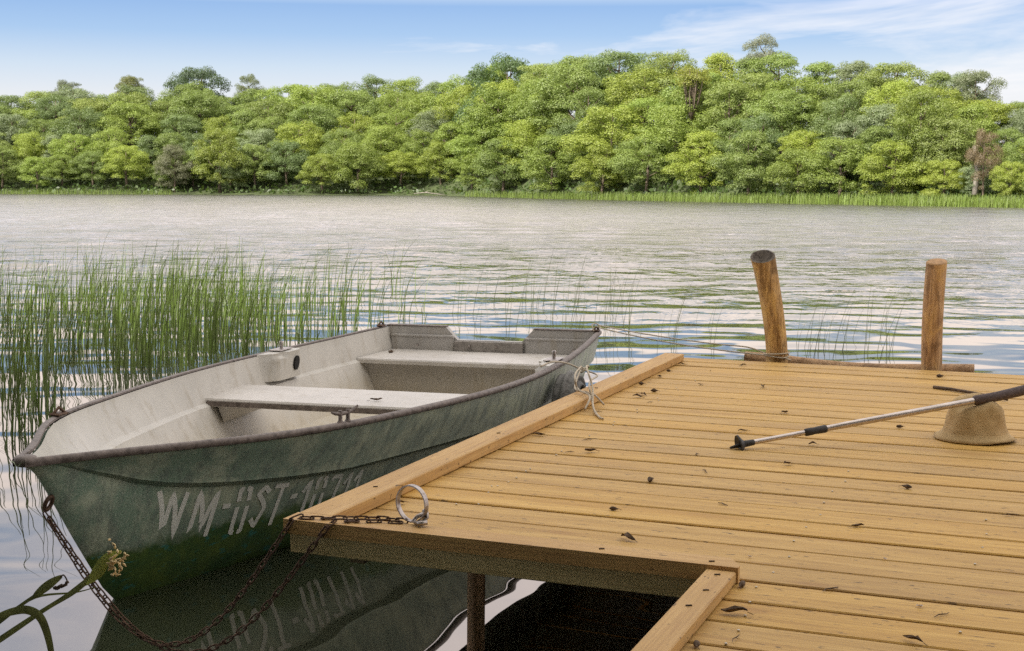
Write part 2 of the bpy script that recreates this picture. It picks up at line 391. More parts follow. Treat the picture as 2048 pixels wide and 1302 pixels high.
YY = np.repeat(ys[:, None], NC, 1); XX = (np.maximum(ys, 3.0) + 3.0)[:, None] * tt[None]
cell = np.repeat(np.gradient(ys)[:, None], NC, 1)
ZZ = wave_height(XX, YY, np.abs(cell))
idx = np.arange(len(ys) * NC).reshape(len(ys), NC)
Q = np.stack([idx[:-1, :-1], idx[:-1, 1:], idx[1:, 1:], idx[1:, :-1]], -1).reshape(-1, 4)
lake = fast_mesh('lake_water', np.stack([XX, YY, ZZ], -1).reshape(-1, 3), Q, M_WATER, None, True)
tag(lake, 'rippled grey lake water stretching to the wooded far shore', 'lake', kind='structure')

# ------------------------------------------------------------------ pier frame: u right along the boards, v away, n up
PU = Vector((0.92790504, -0.37281203, -0.00184929)); PV = Vector((0.37281528, 0.92787707, 0.00727362))
PN = PU.cross(PV).normalized(); PO = Vector((-0.58614188, 3.55078532, 0.39580399))
PIER = Matrix((PU, PV, PN)).transposed().to_4x4(); PIER.translation = PO
def dk(u, v, h=0.0): return PO + u * PU + v * PV + h * PN

pier = empty('pier', mat=PIER)
tag(pier, 'golden plank pier with a notched corner and low edge rails', 'pier')
mb = MB()
PITCH_B = 0.1508; rr = random.Random(3)
for k in range(-22, 25):
    v0 = 0.013 + PITCH_B * k; gap = rr.choice((0.008, 0.011, 0.016, 0.009, 0.012, 0.014))
    u0 = (1.165 if k < 0 else 0.004) + rr.uniform(0, 0.003)
    z1 = rr.uniform(-0.002, 0.001)
    mb.box((u0, v0 + gap / 2, z1 - 0.044), (3.6 + rr.uniform(-.01, .01), v0 + PITCH_B - gap / 2, z1), 0.003)
decking = mb.build('decking', M_DECK, pier)
rail_h = 0.038
mb = MB().box((0.0, 0.058, 0.0015), (0.099, 3.64, rail_h), 0.003); mb.build('edge_rail', M_RAIL, pier)
# front trim with its sawn-off right corner
mb = MB(); prof = [(0.0, -0.022), (1.198, -0.022), (1.198, -0.004), (1.165, 0.054), (0.0, 0.054)]
vs = [(x, y, z) for z in (0.0012, rail_h + 0.001) for x, y in prof]
mb.add(vs, [(4, 3, 2, 1, 0), (5, 6, 7, 8, 9)] + [(i, (i + 1) % 5, (i + 1) % 5 + 5, i + 5) for i in range(5)])
mb.build('front_trim', M_TRIM, pier)
mb = MB().box((1.124, -2.6, 0.0015), (1.194, -0.025, rail_h - 0.008), 0.003); mb.build('walkway_rail', M_RAIL, pier)
mb = MB().box((0.012, -0.008, -0.052), (1.15, 0.0118, -0.0015), 0.002); mb.build('front_fascia', M_BEAM, pier)
mb = MB().box((0.02, 0.30, -0.16), (0.065, 3.6, -0.046)); mb.build('side_beam', M_DARKWOOD, pier)
mb = MB().box((1.18, -3.0, -0.16), (1.225, 3.6, -0.046)); mb.build('inner_beam', M_DARKWOOD, pier)
for (uu, vv) in ((0.455, 0.184), (0.10, 1.9), (1.26, 0.35), (0.10, 3.45)):
    pts = [(uu, vv, -1.0), (uu, vv, -0.5), (uu + 0.004, vv, -0.06)]
    MB().tube(pts, 0.024, 10).build('support_post', M_LOG, pier, True, 40)
screws = [(0.345, 0.462), (0.287, 0.438), (0.316, 0.604), (0.308, 0.693), (0.318, 0.755), (0.317, 0.823), (1.263, -0.24), (1.252, -0.144), (1.242, -0.03), (1.271, -0.34), (1.698, 0.518), (1.69, 0.356), (1.694, -0.179), (1.266, -0.43), (0.292, 0.685), (0.31, 0.92), (1.70, 0.66), (1.69, 0.82)] + [(0.31 + .012 * math.sin(k * 3), 1.0 + .1508 * k + (.045 if k % 2 else -.04)) for k in range(17)] + [(1.255 + .01 * math.sin(k * 2), .10 + .1508 * k) for k in range(0, 9)]
for (a_, b_) in screws:
    MB().tube([(a_, b_, -0.004), (a_, b_, 0.0022), (a_, b_, 0.003)], [0.0030, 0.0030, 0.002], 8).build('screw', M_SCREW, pier)
for (a_, b_, hh) in ((1.16, -0.065, rail_h - 0.008), (1.165, -0.19, rail_h - 0.008), (1.158, -0.31, rail_h - 0.008), (1.13, 0.005, rail_h + 0.001), (0.86, 0.012, rail_h + 0.001), (0.05, 0.4, rail_h), (0.06, 1.3, rail_h), (0.05, 2.4, rail_h)):
    MB().tube([(a_ - 0.006, b_ - 0.003, hh + 0.001), (a_ + 0.006, b_ + 0.003, hh + 0.001)], 0.0022, 6).build('nail', M_TWIG, pier)

# ------------------------------------------------------------------ mooring posts and log behind the far edge
def post(name, base, top, r0, r1, bend, mat, seed, flare=0.0):
    """irregular log standing in the lake bed, in pier coordinates"""
    r = random.Random(seed); rows = []; n = 26; S = 22
    for i in range(S + 1):
        f = i / S; h = -1.0 + f * (top[2] + 1.0)
        g = max(0.0, h / top[2])
        cx = base[0] + (top[0] - base[0]) * (g if bend == 0 else g ** 1.25) + 0.006 * math.sin(f * 9 + seed)
        cy = base[1] + (top[1] - base[1]) * g
        rad = r0 + (r1 - r0) * (g ** 2)
        row = []
        for k in range(n):
            a = 2 * math.pi * k / n
            q = rad * (1 + 0.05 * math.sin(2 * a + seed + f * 2.5) + 0.035 * math.sin(3 * a + f * 7 + seed) + 0.02 * math.sin(7 * a + f * 4))
            if seed == 1: q -= 0.010 * math.exp(-((a - 5.0 + 0.1 * math.sin(f * 8)) / 0.10) ** 2)    # long drying crack
            row.append((cx + q * math.cos(a), cy + q * math.sin(a), h + (flare * math.sin(a) if i == S else 0)))
        rows.append(row)
    return rows
P1 = post('mooring_post', (0.517, 3.885), (0.440, 3.875, 0.522), 0.054, 0.064, 1, M_POST, 1, 0.03)
t1 = empty('mooring_post', mat=PIER)
tag(t1, 'leaning brown mooring post with a dark rotten hollow top at the pier end', 'mooring post', 'mooring posts at the pier end')
mb = MB().grid(P1, True); mb.build('shaft', M_POST, t1, True, 50)
top = P1[-1]; cx = sum(p[0] for p in top) / len(top); cy = sum(p[1] for p in top) / len(top); cz = sum(p[2] for p in top) / len(top)
rows = [top]
for s_, dz in ((0.86, 0.002), (0.78, -0.012), (0.55, -0.03), (0.2, -0.038)):
    rows.append([(cx + (p[0] - cx) * s_ * (1 + 0.1 * math.sin(i * 1.3)), cy + (p[1] - cy) * s_, cz + (p[2] - cz) * s_ + dz) for i, p in enumerate(top)])
mb = MB().grid(rows, True); mb.add(rows[-1], [tuple(range(len(top)))]); mb.build('rotten_top', M_ROT, t1, True, 60)
P2 = post('mooring_post', (1.278, 3.865), (1.281, 3.86, 0.515), 0.049, 0.048, 0, M_POST2, 4, 0.012)
t2 = empty('mooring_post', mat=PIER)
tag(t2, 'upright reddish brown mooring post with a clean sawn top, the straight one of the two', 'mooring post', 'mooring posts at the pier end')
MB().grid(P2, True).build('shaft', M_POST2, t2, True, 50)
top = P2[-1]; cx = sum(p[0] for p in top) / len(top); cy = sum(p[1] for p in top) / len(top); cz = sum(p[2] for p in top) / len(top)
rows = [top, [(cx + (p[0] - cx) * 0.9, cy + (p[1] - cy) * 0.9, cz + (p[2] - cz) * 0.9 + 0.005) for p in top]]
mb = MB().grid(rows, True); mb.add(rows[-1], [tuple(range(len(top)))]); mb.build('sawn_top', M_ENDGRAIN, t2, True, 40)
lg = empty('log_beam', mat=PIER)
tag(lg, 'horizontal round log fixed behind both mooring posts at the pier end', 'log')
pts = [(0.335 + 1.13 * i / 12, 3.985 + 0.004 * math.sin(i), -0.030 + 0.010 * math.cos(i * 0.5) - 0.006 * i / 12) for i in range(13)]
MB().tube(pts, [0.041 - 0.006 * math.sin(i / 12 * 3.1) for i in range(13)], 14).build('log_body', M_LOG, lg, True, 50)

# ------------------------------------------------------------------ boat
BX, BY, BYAW, BL = -1.3711, 3.772, 0.2683, 4.7157
BOAT = Matrix(((math.cos(BYAW), math.sin(BYAW), 0, BX), (-math.sin(BYAW), math.cos(BYAW), 0, BY), (0, 0, 1, 0), (0, 0, 0, 1)))   # local x = starboard, y = aft, z up
WT = np.array([0, .06, .15, .3, .5, .75, 1.]); WV = np.array([.02, .1549, .3986, .6133, .7668, .7727, .6742])
def spline(tk, wv):
    n = len(tk); h = np.diff(tk); A = np.zeros((n, n)); r = np.zeros(n); A[0, 0] = A[-1, -1] = 1
    for i in range(1, n - 1):
        A[i, i - 1] = h[i - 1]; A[i, i] = 2 * (h[i - 1] + h[i]); A[i, i + 1] = h[i]
        r[i] = 6 * ((wv[i + 1] - wv[i]) / h[i] - (wv[i] - wv[i - 1]) / h[i - 1])
    Mx = np.linalg.solve(A, r)
    def ev(t):
        i = int(np.clip(np.searchsorted(tk, t) - 1, 0, n - 2)); a = tk[i + 1] - t; b = t - tk[i]; hh = h[i]
        return float(Mx[i] * a ** 3 / (6 * hh) + Mx[i + 1] * b ** 3 / (6 * hh) + (wv[i] / hh - Mx[i] * hh / 6) * a + (wv[i + 1] / hh - Mx[i + 1] * hh / 6) * b)
    return ev
_w = spline(WT, WV)
def gw(s): return max(0.02, _w(s / BL))
def gz(s): t_ = s / BL; return .5353 * (1 - t_) * (1 - 2 * t_) + 4 * .4505 * t_ * (1 - t_) + .44 * t_ * (2 * t_ - 1)
def kz(s): return float(np.interp(s, [0, .05, .084, .163, .27, .41, .48, .58, .75, 1.0, 2.4, 4.72], [.52, .508, .49, .385, .238, .06, -.007, -.065, -.11, -.13, -.15, -.11]))
def ip(s, xs, vs): return float(np.interp(s, xs, vs))
def outer(s):
    """starboard outer section, gunwale to keel, as (x, z)"""
    W_, g, k = gw(s), gz(s), kz(s); H_ = g - k
    fc = ip(s, [.3, .55, 1.28, 4.7], [.77, .755, .69, .68])
    rc = ip(s, [0, .25, .53, 1.28, 2.5, 4.7], [.60, .60, .655, .80, .925, .93])
    rb = ip(s, [0, .3, .6, 1.3, 2.5, 4.7], [.30, .30, .36, .60, .78, .80])
    ro = ip(s, [0, .6, 1.3, 2.5, 4.7], [.1, .12, .28, .5, .55])
    st = min(.032, W_ * .12)
    z = lambda fr: k + H_ * fr
    top = W_ - min(.014, W_ * .2)
    return [(top, g - min(.02, H_ * .2)), (top * .5 + W_ * rc * .5 + .006, z((1 + fc) / 2)), (W_ * rc + .004, z(fc + .025)), (W_ * rc, z(fc)), (W_ * rc - st, z(fc - .03)),
            (W_ * (rc * .62 + rb * .38) - st * .5, z(fc * .62 + .33 * .38)), (W_ * rb, z(.33)), (W_ * ro, z(.09)), (0.0, k)]
def inner(s):
    W_, g, k = gw(s), gz(s), kz(s); H_ = g - k
    tk_ = min(.026, W_ * .40); led = ip(s, [0, 1, 2.5, 4.7], [.40, .345, .285, .275])
    fl = max(.05, k + .09)
    rc = ip(s, [0, .6, 1.3, 2.5, 4.7], [.62, .72, .86, .955, .955])
    rf = ip(s, [0, .6, 1.3, 2.5, 4.7], [.15, .25, .52, .74, .76])
    led = min(max(min(led, g - .05), k + .1), g - .02); fl = min(fl, led - min(.03, H_ * .3))
    x1 = W_ - tk_; x2 = min(x1, W_ * rc - .02); i = min(.036, W_ * .08)
    P = [(x1, g - .004), (x1 - .012 * min(1, W_ * 4), g - .03), (x2, led + .012), (x2 - i, led), (x2 - i - .004, led - .012), (x2 * .45 + W_ * rf * .55, fl + (led - fl) * .42), (W_ * rf, fl + .012), (W_ * rf * .9, fl), (0.0, fl)]
    oz = [q[1] for q in reversed(outer(s))]; oxx = [q[0] for q in reversed(outer(s))]
    return [(max(0.0, min(x, float(np.interp(z, oz, oxx)) - .022)), z) for x, z in P]
def inner_x(s, z):
    q = list(reversed(inner(s))); return float(np.interp(z, [p[1] for p in q], [p[0] for p in q]))
def sections(fn, ss):
    rows = []
    for s in ss:
        r = [(x, s, z) for x, z in fn(s)]
        rows.append(r + [(-x, y, z) for x, y, z in reversed(r[:-1])])
    return rows
SS = [0.0, .03, .06, .1, .15, .2, .26, .33, .41, .5, .6, .72, .85, 1.0] + [1.0 + i * (BL - 1.0) / 26 for i in range(1, 27)]
boat = empty('rowing_boat', mat=BOAT)
tag(boat, 'weathered green rowing boat with a cream inside moored beside the plank pier', 'rowing boat')
MB().grid([list(reversed(r)) for r in sections(outer, SS)]).build('hull', M_HULL, boat, True, 28)
SI = [s for s in SS if s >= .06]
rows = sections(inner, SI); tip = [(p[0] * .05, .045, p[2]) for p in rows[0]]
MB().grid([tip] + rows).build('inner_shell', M_INSIDE, boat, True, 32)
# gunwale: rolled rubbing strake all round
prof = [(-.027, -.004), (-.026, .003), (-.016, .005), (-.006, .004), (.001, .001), (.003, -.005), (.001, -.014), (-.008, -.019), (-.014, -.017)]
for sg in (1, -1):
    rows = []
    for s in SS:
        W_ = gw(s); q = min(1, W_ / .12)
        rows.append([(sg * max(.0, W_ + dx * q), s + (.012 * (1 - q) if dx > -.012 else .03 * (1 - q)), gz(s) + dz) for dx, dz in prof])
    MB().grid(rows if sg < 0 else [list(reversed(r)) for r in rows]).build('gunwale', M_RIM, boat, True, 50)
rows = [[(.034 * math.cos(a_) * r_, .040 + .036 * math.sin(a_) * r_, gz(0) - .006 + .0155 * z_) for a_ in np.linspace(0, 2 * math.pi, 18, endpoint=False)] for r_, z_ in ((.55, -1), (.85, -.75), (1, -.2), (1, .3), (.86, .75), (.5, .98), (.05, 1.0))]
mb = MB().grid(rows, True); mb.build('stem_cap', M_RIM, boat, True, 60)
# transom with the outboard cut-out
T0 = BL - .002; ow = gw(BL)
sec = outer(BL)
outl = [(-ow + .02, gz(BL)), (-.275, gz(BL)), (-.205, gz(BL) - .075), (.20, gz(BL) - .075), (.27, gz(BL)), (ow - .02, gz(BL))] + [(x, z) for x, z in sec[1:]] + [(-x, z) for x, z in reversed(sec[1:-1])]
mb = MB(); n = len(outl)
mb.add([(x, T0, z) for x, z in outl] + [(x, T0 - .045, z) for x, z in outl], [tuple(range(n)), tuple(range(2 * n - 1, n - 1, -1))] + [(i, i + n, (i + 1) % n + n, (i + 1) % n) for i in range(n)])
M_INSIDE_SHADED = boat_inside('boat_gelcoat_shaded', (0.42, 0.40, 0.375)); mb.build('transom', M_INSIDE_SHADED, boat)  # same inside paint, darkened to carry the shade on bow-facing faces
for x0, x1 in ((-ow + .05, -.225), (.225, ow - .05)):
    mb = MB(); z1_ = gz(BL) - .046
    pr_ = [(T0 - .0465, z1_), (T0 - .064, z1_ - .004), (T0 - .064, z1_ - .012), (T0 - .058, z1_ - .016), (T0 - .058, .30), (T0 - .0465, .30)]
    mb.add([(x, y, z) for x in (x0, x1) for y, z in pr_], [(0, 1, 2, 3, 4, 5), (11, 10, 9, 8, 7, 6)] + [(i, i + 6, (i + 1) % 6 + 6, (i + 1) % 6) for i in range(6)])
    mb.build('transom_ledge', M_INSIDE_SHADED, boat)
mb = MB().box((-.215, T0 - .075, .296), (.21, T0 - .0455, gz(BL) - .078), .004); mb.build('motor_pad', plain('grey_motor_pad', (0.26, 0.235, 0.21), 0.7, 0, 0.3, 40), boat)
for x0, x1 in ((-ow + .02, -.275), (.27, ow - .02)):
    MB().box((x0, T0 - .05, gz(BL) + .001), (x1, T0 + .006, gz(BL) + .009), .003).build('transom_cap', M_RIM, boat)
for x_, z_ in ((.05, .335), (-.12, .335), (.52, .33), (-.45, .33)):
    MB().tube([(x_, T0 - .075, z_), (x_, T0 - .084, z_)], [.009, .007], 10).build('bolt', M_STEEL, boat)
# stern bench with front panel, middle thwart
def plank(y0, y1, z, th, ins, nx=12):
    top = []; bot = []
    rows = []
    for y in (y0, y1):
        pass
    ysn = [y0 + (y1 - y0) * i / 6 for i in range(7)]
    tops = [[(x * (inner_x(y, z - th * .5) + .010 - ins), y, z) for x in np.linspace(-1, 1, nx)] for y in ysn]
    mb = MB(); mb.grid([list(reversed(r)) for r in tops]); mb.grid([[(x, y, z_ - th) for x, y, z_ in r] for r in tops])
    fr = tops[0]; mb.grid([[(x, y - .006, z_ - .008) for x, y, z_ in fr], [(x, y - .006, z_ - th) for x, y, z_ in fr]]); mb.grid([fr, [(x, y - .006, z_ - .008) for x, y, z_ in fr]])
    bk = tops[-1]; mb.grid([[(x, y, z_ - th) for x, y, z_ in bk], bk])
    return mb
plank(4.17, 4.665, .300, .028, .010).build('stern_bench', M_SEAT, boat, True, 30)
rows = []
hw_ = inner_x(4.24, .10) + .004
pl_ = [(inner_x(4.23, z_) + .006, z_) for z_ in (.06, .10, .15, .20, .24, .2715)]
mb = MB(); pf = [(-x, z_) for x, z_ in pl_] + [(x, z_) for x, z_ in reversed(pl_)]; nf = len(pf)
mb.add([(x, y, z_) for y in (4.215, 4.25) for x, z_ in pf], [tuple(range(nf)), tuple(range(2 * nf - 1, nf - 1, -1))] + [(i, i + nf, (i + 1) % nf + nf, (i + 1) % nf) for i in range(nf)]); mb.build('bench_panel', M_INSIDE_SHADED, boat)
th_o = plank(2.42, 2.87, .322, .036, .004); th_o.build('middle_thwart', M_SEAT, boat, True, 30)
mb = MB().box((-inner_x(2.42, .30) + .004, 2.4105, .288), (inner_x(2.42, .30) - .004, 2.4135, .310)); mb.build('thwart_edge', M_RIM, boat)
for sg in (1, -1):   # triangular knees under the thwart ends
    mb = MB(); x0 = sg * (inner_x(2.45, .24) - .002)
    vs = [(x0, 2.45, .285), (x0 - sg * .06, 2.45, .285), (x0 - sg * .03, 2.45, .21), (x0, 2.84, .285), (x0 - sg * .06, 2.84, .285), (x0 - sg * .03, 2.84, .21)]
    mb.add(vs, [(0, 1, 2), (5, 4, 3), (0, 3, 4, 1), (1, 4, 5, 2), (2, 5, 3, 0)]); mb.build('thwart_knee', M_SEAT, boat)
# rowlock blocks moulded on the inside of both sides
mb0 = plain('hole_dark', (0.012, 0.011, 0.010), 0.9)
for sg in (1, -1):
    rows = []
    NS = 15
    for j in range(11):
        f = j / 10
        z = gz(3.27) + .004 - f * (gz(3.27) - .30)
        row = []
        for i in range(NS):
            q = i / (NS - 1); s = 3.07 + .36 * q
            prof_ = min(1, max(0, min(q / .22, (1 - q) / .10)))
            prof_ = prof_ * prof_ * (3 - 2 * prof_)
            depth = .088 * prof_ * (1 if f < .06 else (1 - .35 * f)) * (0.72 if q < .45 and f < .2 else 1)
            led = inner_x(s, z) - .004
            row.append((sg * (led + .006 - depth), s, z))
        rows.append(row)
    topr = [(sg * (gw(y) - .03), y, z) for x, y, z in rows[0]]
    rows = [topr] + rows
    MB().grid(rows if sg > 0 else [list(reversed(r)) for r in rows]).build('rowlock_block', M_INSIDE, boat, True, 55)
    c0 = Vector((sg * (inner_x(3.335, .375) - .0765), 3.335, .375))
    ring = [(c0.x + sg * .012 * (k > 99), c0.y + .030 * math.cos(a_) + .010 * math.sin(a_), c0.z + .036 * math.sin(a_)) for k, a_ in enumerate(np.linspace(0, 2 * math.pi, 20, endpoint=False))]
    ring = [(x - sg * .004, y, z) for x, y, z in ring]
    mb = MB(); mb.add(ring + [(x + sg * .03, y, z) for x, y, z in ring], [tuple(range(20))] + [(k, (k + 1) % 20, (k + 1) % 20 + 20, k + 20) for k in range(20)]); mb.build('rowlock_hole', mb0, boat)
    xx = sg * (gw(3.3) - .055)
    mb = MB(); mb.box((xx - .035, 3.22, gz(3.3) + .008), (xx + .035, 3.36, gz(3.3) + .014), .002); mb.tube([(xx, 3.30, gz(3.3) + .01), (xx, 3.30, gz(3.3) + .045)], .009, 10)
    mb.tube([(xx, 3.30, gz(3.3) + .045), (xx, 3.30, gz(3.3) + .052)], [.012, .010], 10)
    mb.build('rowlock_pin', M_STEEL, boat, True, 40)
# horn cleat on the near gunwale, small fittings
xc, yc, zc = gw(1.09) - .014, 1.09, gz(1.09) + .008
dx, dy = .36, 1.0; L_ = math.hypot(dx, dy); dx, dy = dx / L_, dy / L_
def cl(t_, z): return (xc + dx * t_, yc + dy * t_, zc + z)
mb = MB()
for q in (-.019, .019): mb.tube([cl(q, -.004), cl(q, .004), cl(q, .034), cl(q, .038)], [.013, .0075, .0075, .006], 8)
mb.tube([cl(-.062, .036), cl(-.045, .030), cl(-.02, .026), cl(.02, .026), cl(.045, .032), cl(.070, .044)], [.004, .006, .007, .007, .006, .004], 8)
mb.build('mooring_cleat', M_RIM, boat, True, 40)
for s_, sg in ((.885, -1), (4.58, -1), (4.66, 1)):
    xx = sg * (gw(s_) - .025)
    mb = MB().box((xx - .02, s_ - .03, gz(s_) + .006), (xx + .02, s_ + .03, gz(s_) + .016), .004); mb.tube([(xx - .012, s_ - .02, gz(s_) + .012), (xx, s_, gz(s_) + .034), (xx + .012, s_ + .02, gz(s_) + .012)], .006, 8); mb.build('rope_eye', M_RUST, boat, True, 40)
# bow eye
s_ = .163; z_ = .385
pts = [(.022 * math.cos(a_) * .35, s_ - .020 - .019 * math.sin(a_) * .9, z_ + .020 * math.cos(a_)) for a_ in np.linspace(0, 2 * math.pi, 17)]
MB().tube(pts, .0065, 8, False).build('bow_eye', M_RUST, boat, True)

# registration painted on the near side in thin strokes
def hull_pt(s, q, off=.0012):
    o_ = outer(s); pts = o_[4:7]
    f = q * 2; i = min(1, int(f)); f -= i
    x = pts[i][0] * (1 - f) + pts[i + 1][0] * f; z = pts[i][1] * (1 - f) + pts[i + 1][1] * f
    nx, nz = pts[0][1] - pts[2][1], -(pts[0][0] - pts[2][0]); l = math.hypot(nx, nz) or 1
    return Vector((x + off * abs(nx) / l, s, z + off * nz / l))
GLY = {'W': (1.0, [[(0, 1), (.15, 0), (.5, .95), (.62, 0), (1, 1)]]), 'M': (.95, [[(0, 0), (.28, 1), (.45, .1), (.95, 1), (.72, .0)]]),
       '-': (.35, [[(.02, .5), (.33, .5)]]), '0': (.6, [[(.10, .60), (.12, 1), (.26, 1)], [(.08, .42), (.06, 0), (.20, 0)], [(.38, 1), (.54, 1), (.51, .60)], [(.50, .42), (.48, 0), (.34, 0)]]),
       'S': (.62, [[(.60, .80), (.38, 1), (.12, .78), (.50, .34), (.24, .04), (.02, .18)]]), 'T': (.62, [[(.0, .98), (.62, .98)], [(.36, .94), (.20, 0)]]),
       '1': (.42, [[(.02, .58), (.36, 1), (.26, 0)]]), '7': (.55, [[(.06, .86), (.16, 1), (.54, 1), (.26, 0)]])}
mb = MB()
TXT = 'WM-0ST-10711'
S0, SW, Q0, Q1 = .53, .100, .80, .10        # start, width of an em, and the band between chine and bilge
pen = S0; gap_ = .020
for ch in TXT:
    wd, strokes = GLY[ch]
    sc_w = SW * (1.0 if pen < 1.2 else 1.08)
    for st in strokes:
        P = []
        for j in range(len(st) - 1):
            for q in np.linspace(0, 1, 7)[(0 if j == 0 else 1):]:
                gx = st[j][0] + (st[j + 1][0] - st[j][0]) * q; gy = st[j][1] + (st[j + 1][1] - st[j][1]) * q
                P.append((pen + sc_w * (gx - .26 * gy), Q0 + (Q1 - Q0) * gy))
        ptsL = []; ptsR = []
        W3 = [hull_pt(s, q) for s, q in P]
        for j, p in enumerate(W3):
            tdir = (W3[min(j + 1, len(W3) - 1)] - W3[max(j - 1, 0)]).normalized()
            nor = (hull_pt(P[j][0] + .01, P[j][1]) - p).cross(hull_pt(P[j][0], P[j][1] + .05) - p).normalized()
            sd = tdir.cross(nor).normalized() * .0092
            ptsL.append(p + sd); ptsR.append(p - sd)
        mb.grid([ptsL, ptsR])
    pen += sc_w * wd + gap_
let = mb.build('registration_lettering', M_LETTER, boat)
# dry leaf lying on the thwart, tubby fender with rope
def to_boat(p): return BOAT @ Vector(p)

# ------------------------------------------------------------------ things lying about
def leaf_mesh(seed, kind):
    r = random.Random(seed); mb = MB()
    if kind == 'leaf':
        L_, W_ = .020 + r.random() * .012, .007 + r.random() * .005; rows = []
        for i in range(7):
            f = i / 6; wd = W_ * math.sin(math.pi * min(1, f * .94 + .03)) ** .8
            up = .004 + .006 * math.sin(f * 3 + seed) ** 2
            rows.append([(-L_ + 2 * L_ * f, k * wd + .004 * math.sin(f * 5 + seed), up + abs(k) * wd * (.5 + .5 * r.random())) for k in (-1, -.5, 0, .5, 1)])
        mb.grid(rows); mb.grid([list(reversed([(x, y, z - .0012) for x, y, z in q])) for q in rows])
        mb.tube([(-L_ - .014, .004, .002), (-L_, 0, .005)], .0009, 5)
    elif kind == 'bud':
        L_ = .015 + r.random() * .01; rad = [.002, .007, .009, .008, .004, .001]
        mb.tube([(-L_ + 2 * L_ * i / 5, .003 * math.sin(i), .008) for i in range(6)], [q * (.8 + .4 * r.random()) for q in rad], 9)
        mb.tube([(L_, 0, .008), (L_ + .01, .004, .003)], .001, 5)
    elif kind == 'twig':
        L_ = .02 + r.random() * .02; mb.tube([(-L_, 0, .002), (-L_ * .3, .004, .004), (L_ * .4, -.002, .003), (L_, .005, .002)], [.0012, .0018, .0016, .0008], 6)
        mb.tube([(0, .001, .0035), (.012, .012, .006)], .0009, 5)
    else:
        rows = [[(.009 * f * math.cos(a_), .006 * f * math.sin(a_), .002 + .003 * f * f + .001 * math.sin(3 * a_)) for a_ in np.linspace(0, 2 * math.pi, 10, endpoint=False)] for f in (.05, .5, 1)]
        mb.grid(rows, True)
    return mb
DEB = [(.087, 1.004, 'bud'), (.04, .984, 'bud'), (.135, 1.496, 'leaf'), (.13, 2.798, 'bud'), (.724, .535, 'bud'), (1.378, .607, 'leaf'), (.85, .254, 'leaf'), (.338, 1.257, 'twig'), (.401, 1.283, 'leaf'),
       (.125, 3.5, 'leaf'), (.13, 3.248, 'bud'), (.14, 3.053, 'leaf'), (.413, 3.581, 'leaf'), (.645, 2.933, 'leaf'), (.862, 2.301, 'leaf'), (.794, 1.849, 'leaf'), (1.072, 1.7, 'leaf'), (1.316, 2.15, 'bud'),
       (1.055, 1.334, 'leaf'), (.837, 1.13, 'twig'), (1.448, 1.132, 'bud'), (.742, 1.378, 'twig'), (.715, .933, 'bud'), (1.238, -.235, 'leaf'), (1.276, -.393, 'twig'), (1.176, .211, 'pale'), (1.61, -.276, 'leaf'),
       (1.651, -.082, 'twig'), (1.60, -.04, 'pale'), (1.21, -.04, 'bud'), (1.485, .314, 'pale'), (.14, .38, 'leaf'), (.322, 1.489, 'twig'), (.37, 2.898, 'twig'), (.214, 2.457, 'leaf'), (1.341, 3.548, 'bud'), (1.4, .015, 'twig'), (1.215, -.47, 'bud'),
       (.22, 2.52, 'leaf'), (.17, 2.05, 'twig'), (.30, 2.35, 'twig'), (.24, 2.62, 'bud'), (.55, .12, 'twig'), (.99, .72, 'twig'), (1.9, 1.2, 'leaf'), (1.75, .9, 'twig')]
KND = {'leaf': ('dried_leaf', 'curled brown leaf', 'leaf', M_LEAFDRY), 'bud': ('seed_husk', 'dark seed husk', 'seed husk', M_TWIG), 'twig': ('twig', 'thin dark twig', 'twig', M_TWIG), 'pale': ('petal', 'pale pink petal', 'petal', M_PALE)}
ORD = ['first', 'second', 'third', 'fourth', 'fifth', 'sixth', 'seventh', 'eighth', 'ninth', 'tenth', 'eleventh', 'twelfth', 'thirteenth', 'fourteenth', 'fifteenth', 'sixteenth', 'seventeenth', 'eighteenth', 'nineteenth', 'twentieth']
def single_out(items):
    """items: (object, what, where, order value); a label of its own for each"""
    groups = {}
    for it in items: groups.setdefault((it[1], it[2]), []).append(it)
    for (what, where), lst in groups.items():
        lst.sort(key=lambda q: q[3])
        for i, it in enumerate(lst):
            if len(lst) == 1: it[0]['label'] = f'{what} {where}'
            else: it[0]['label'] = f'{ORD[i] if i < len(ORD) else "far"} {what} from the left {where}'
def zone(u, v):
    if v < .0: return 'on the walkway beside its rail'
    if u < .2: return 'on deck beside the left edge rail'
    if v > 2.5: return 'on deck near the mooring posts'
    if u > 1.3: return 'on deck in front of the hat'
    if v > 1.0: return 'on deck around the pole tip'
    return 'on deck behind the steel hoop'
its = []
for i, (u_, v_, kd) in enumerate(DEB):
    nm, what, cat, mt_ = KND[kd]
    o = leaf_mesh(i, kd).build(nm, mt_)
    o.matrix_world = Matrix.Translation(dk(u_, v_, .001)) @ PIER.to_3x3().to_4x4() @ Matrix.Rotation(random.uniform(0, 6.28), 4, 'Z') @ Matrix.Scale(random.uniform(.6, .95), 4)
    tag(o, None, cat, 'litter on the deck boards'); its.append((o, what, zone(u_, v_), u_ * .93 + v_ * .37))
single_out(its)
o = leaf_mesh(77, 'leaf').build('dried_leaf', M_LEAFDRY); o.matrix_world = Matrix.Translation(to_boat((.08, 2.56, .323))) @ Matrix.Rotation(.4, 4, 'Z')
tag(o, 'small curled leaf lying on the middle thwart of the boat', 'leaf')
o = leaf_mesh(70, 'bud').build('seed_husk', M_TWIG); o.matrix_world = Matrix.Translation(to_boat((-.55, 4.45, .301))) @ Matrix.Rotation(1.0, 4, 'Z')
tag(o, 'small seed husk lying on the stern bench of the boat', 'seed husk')

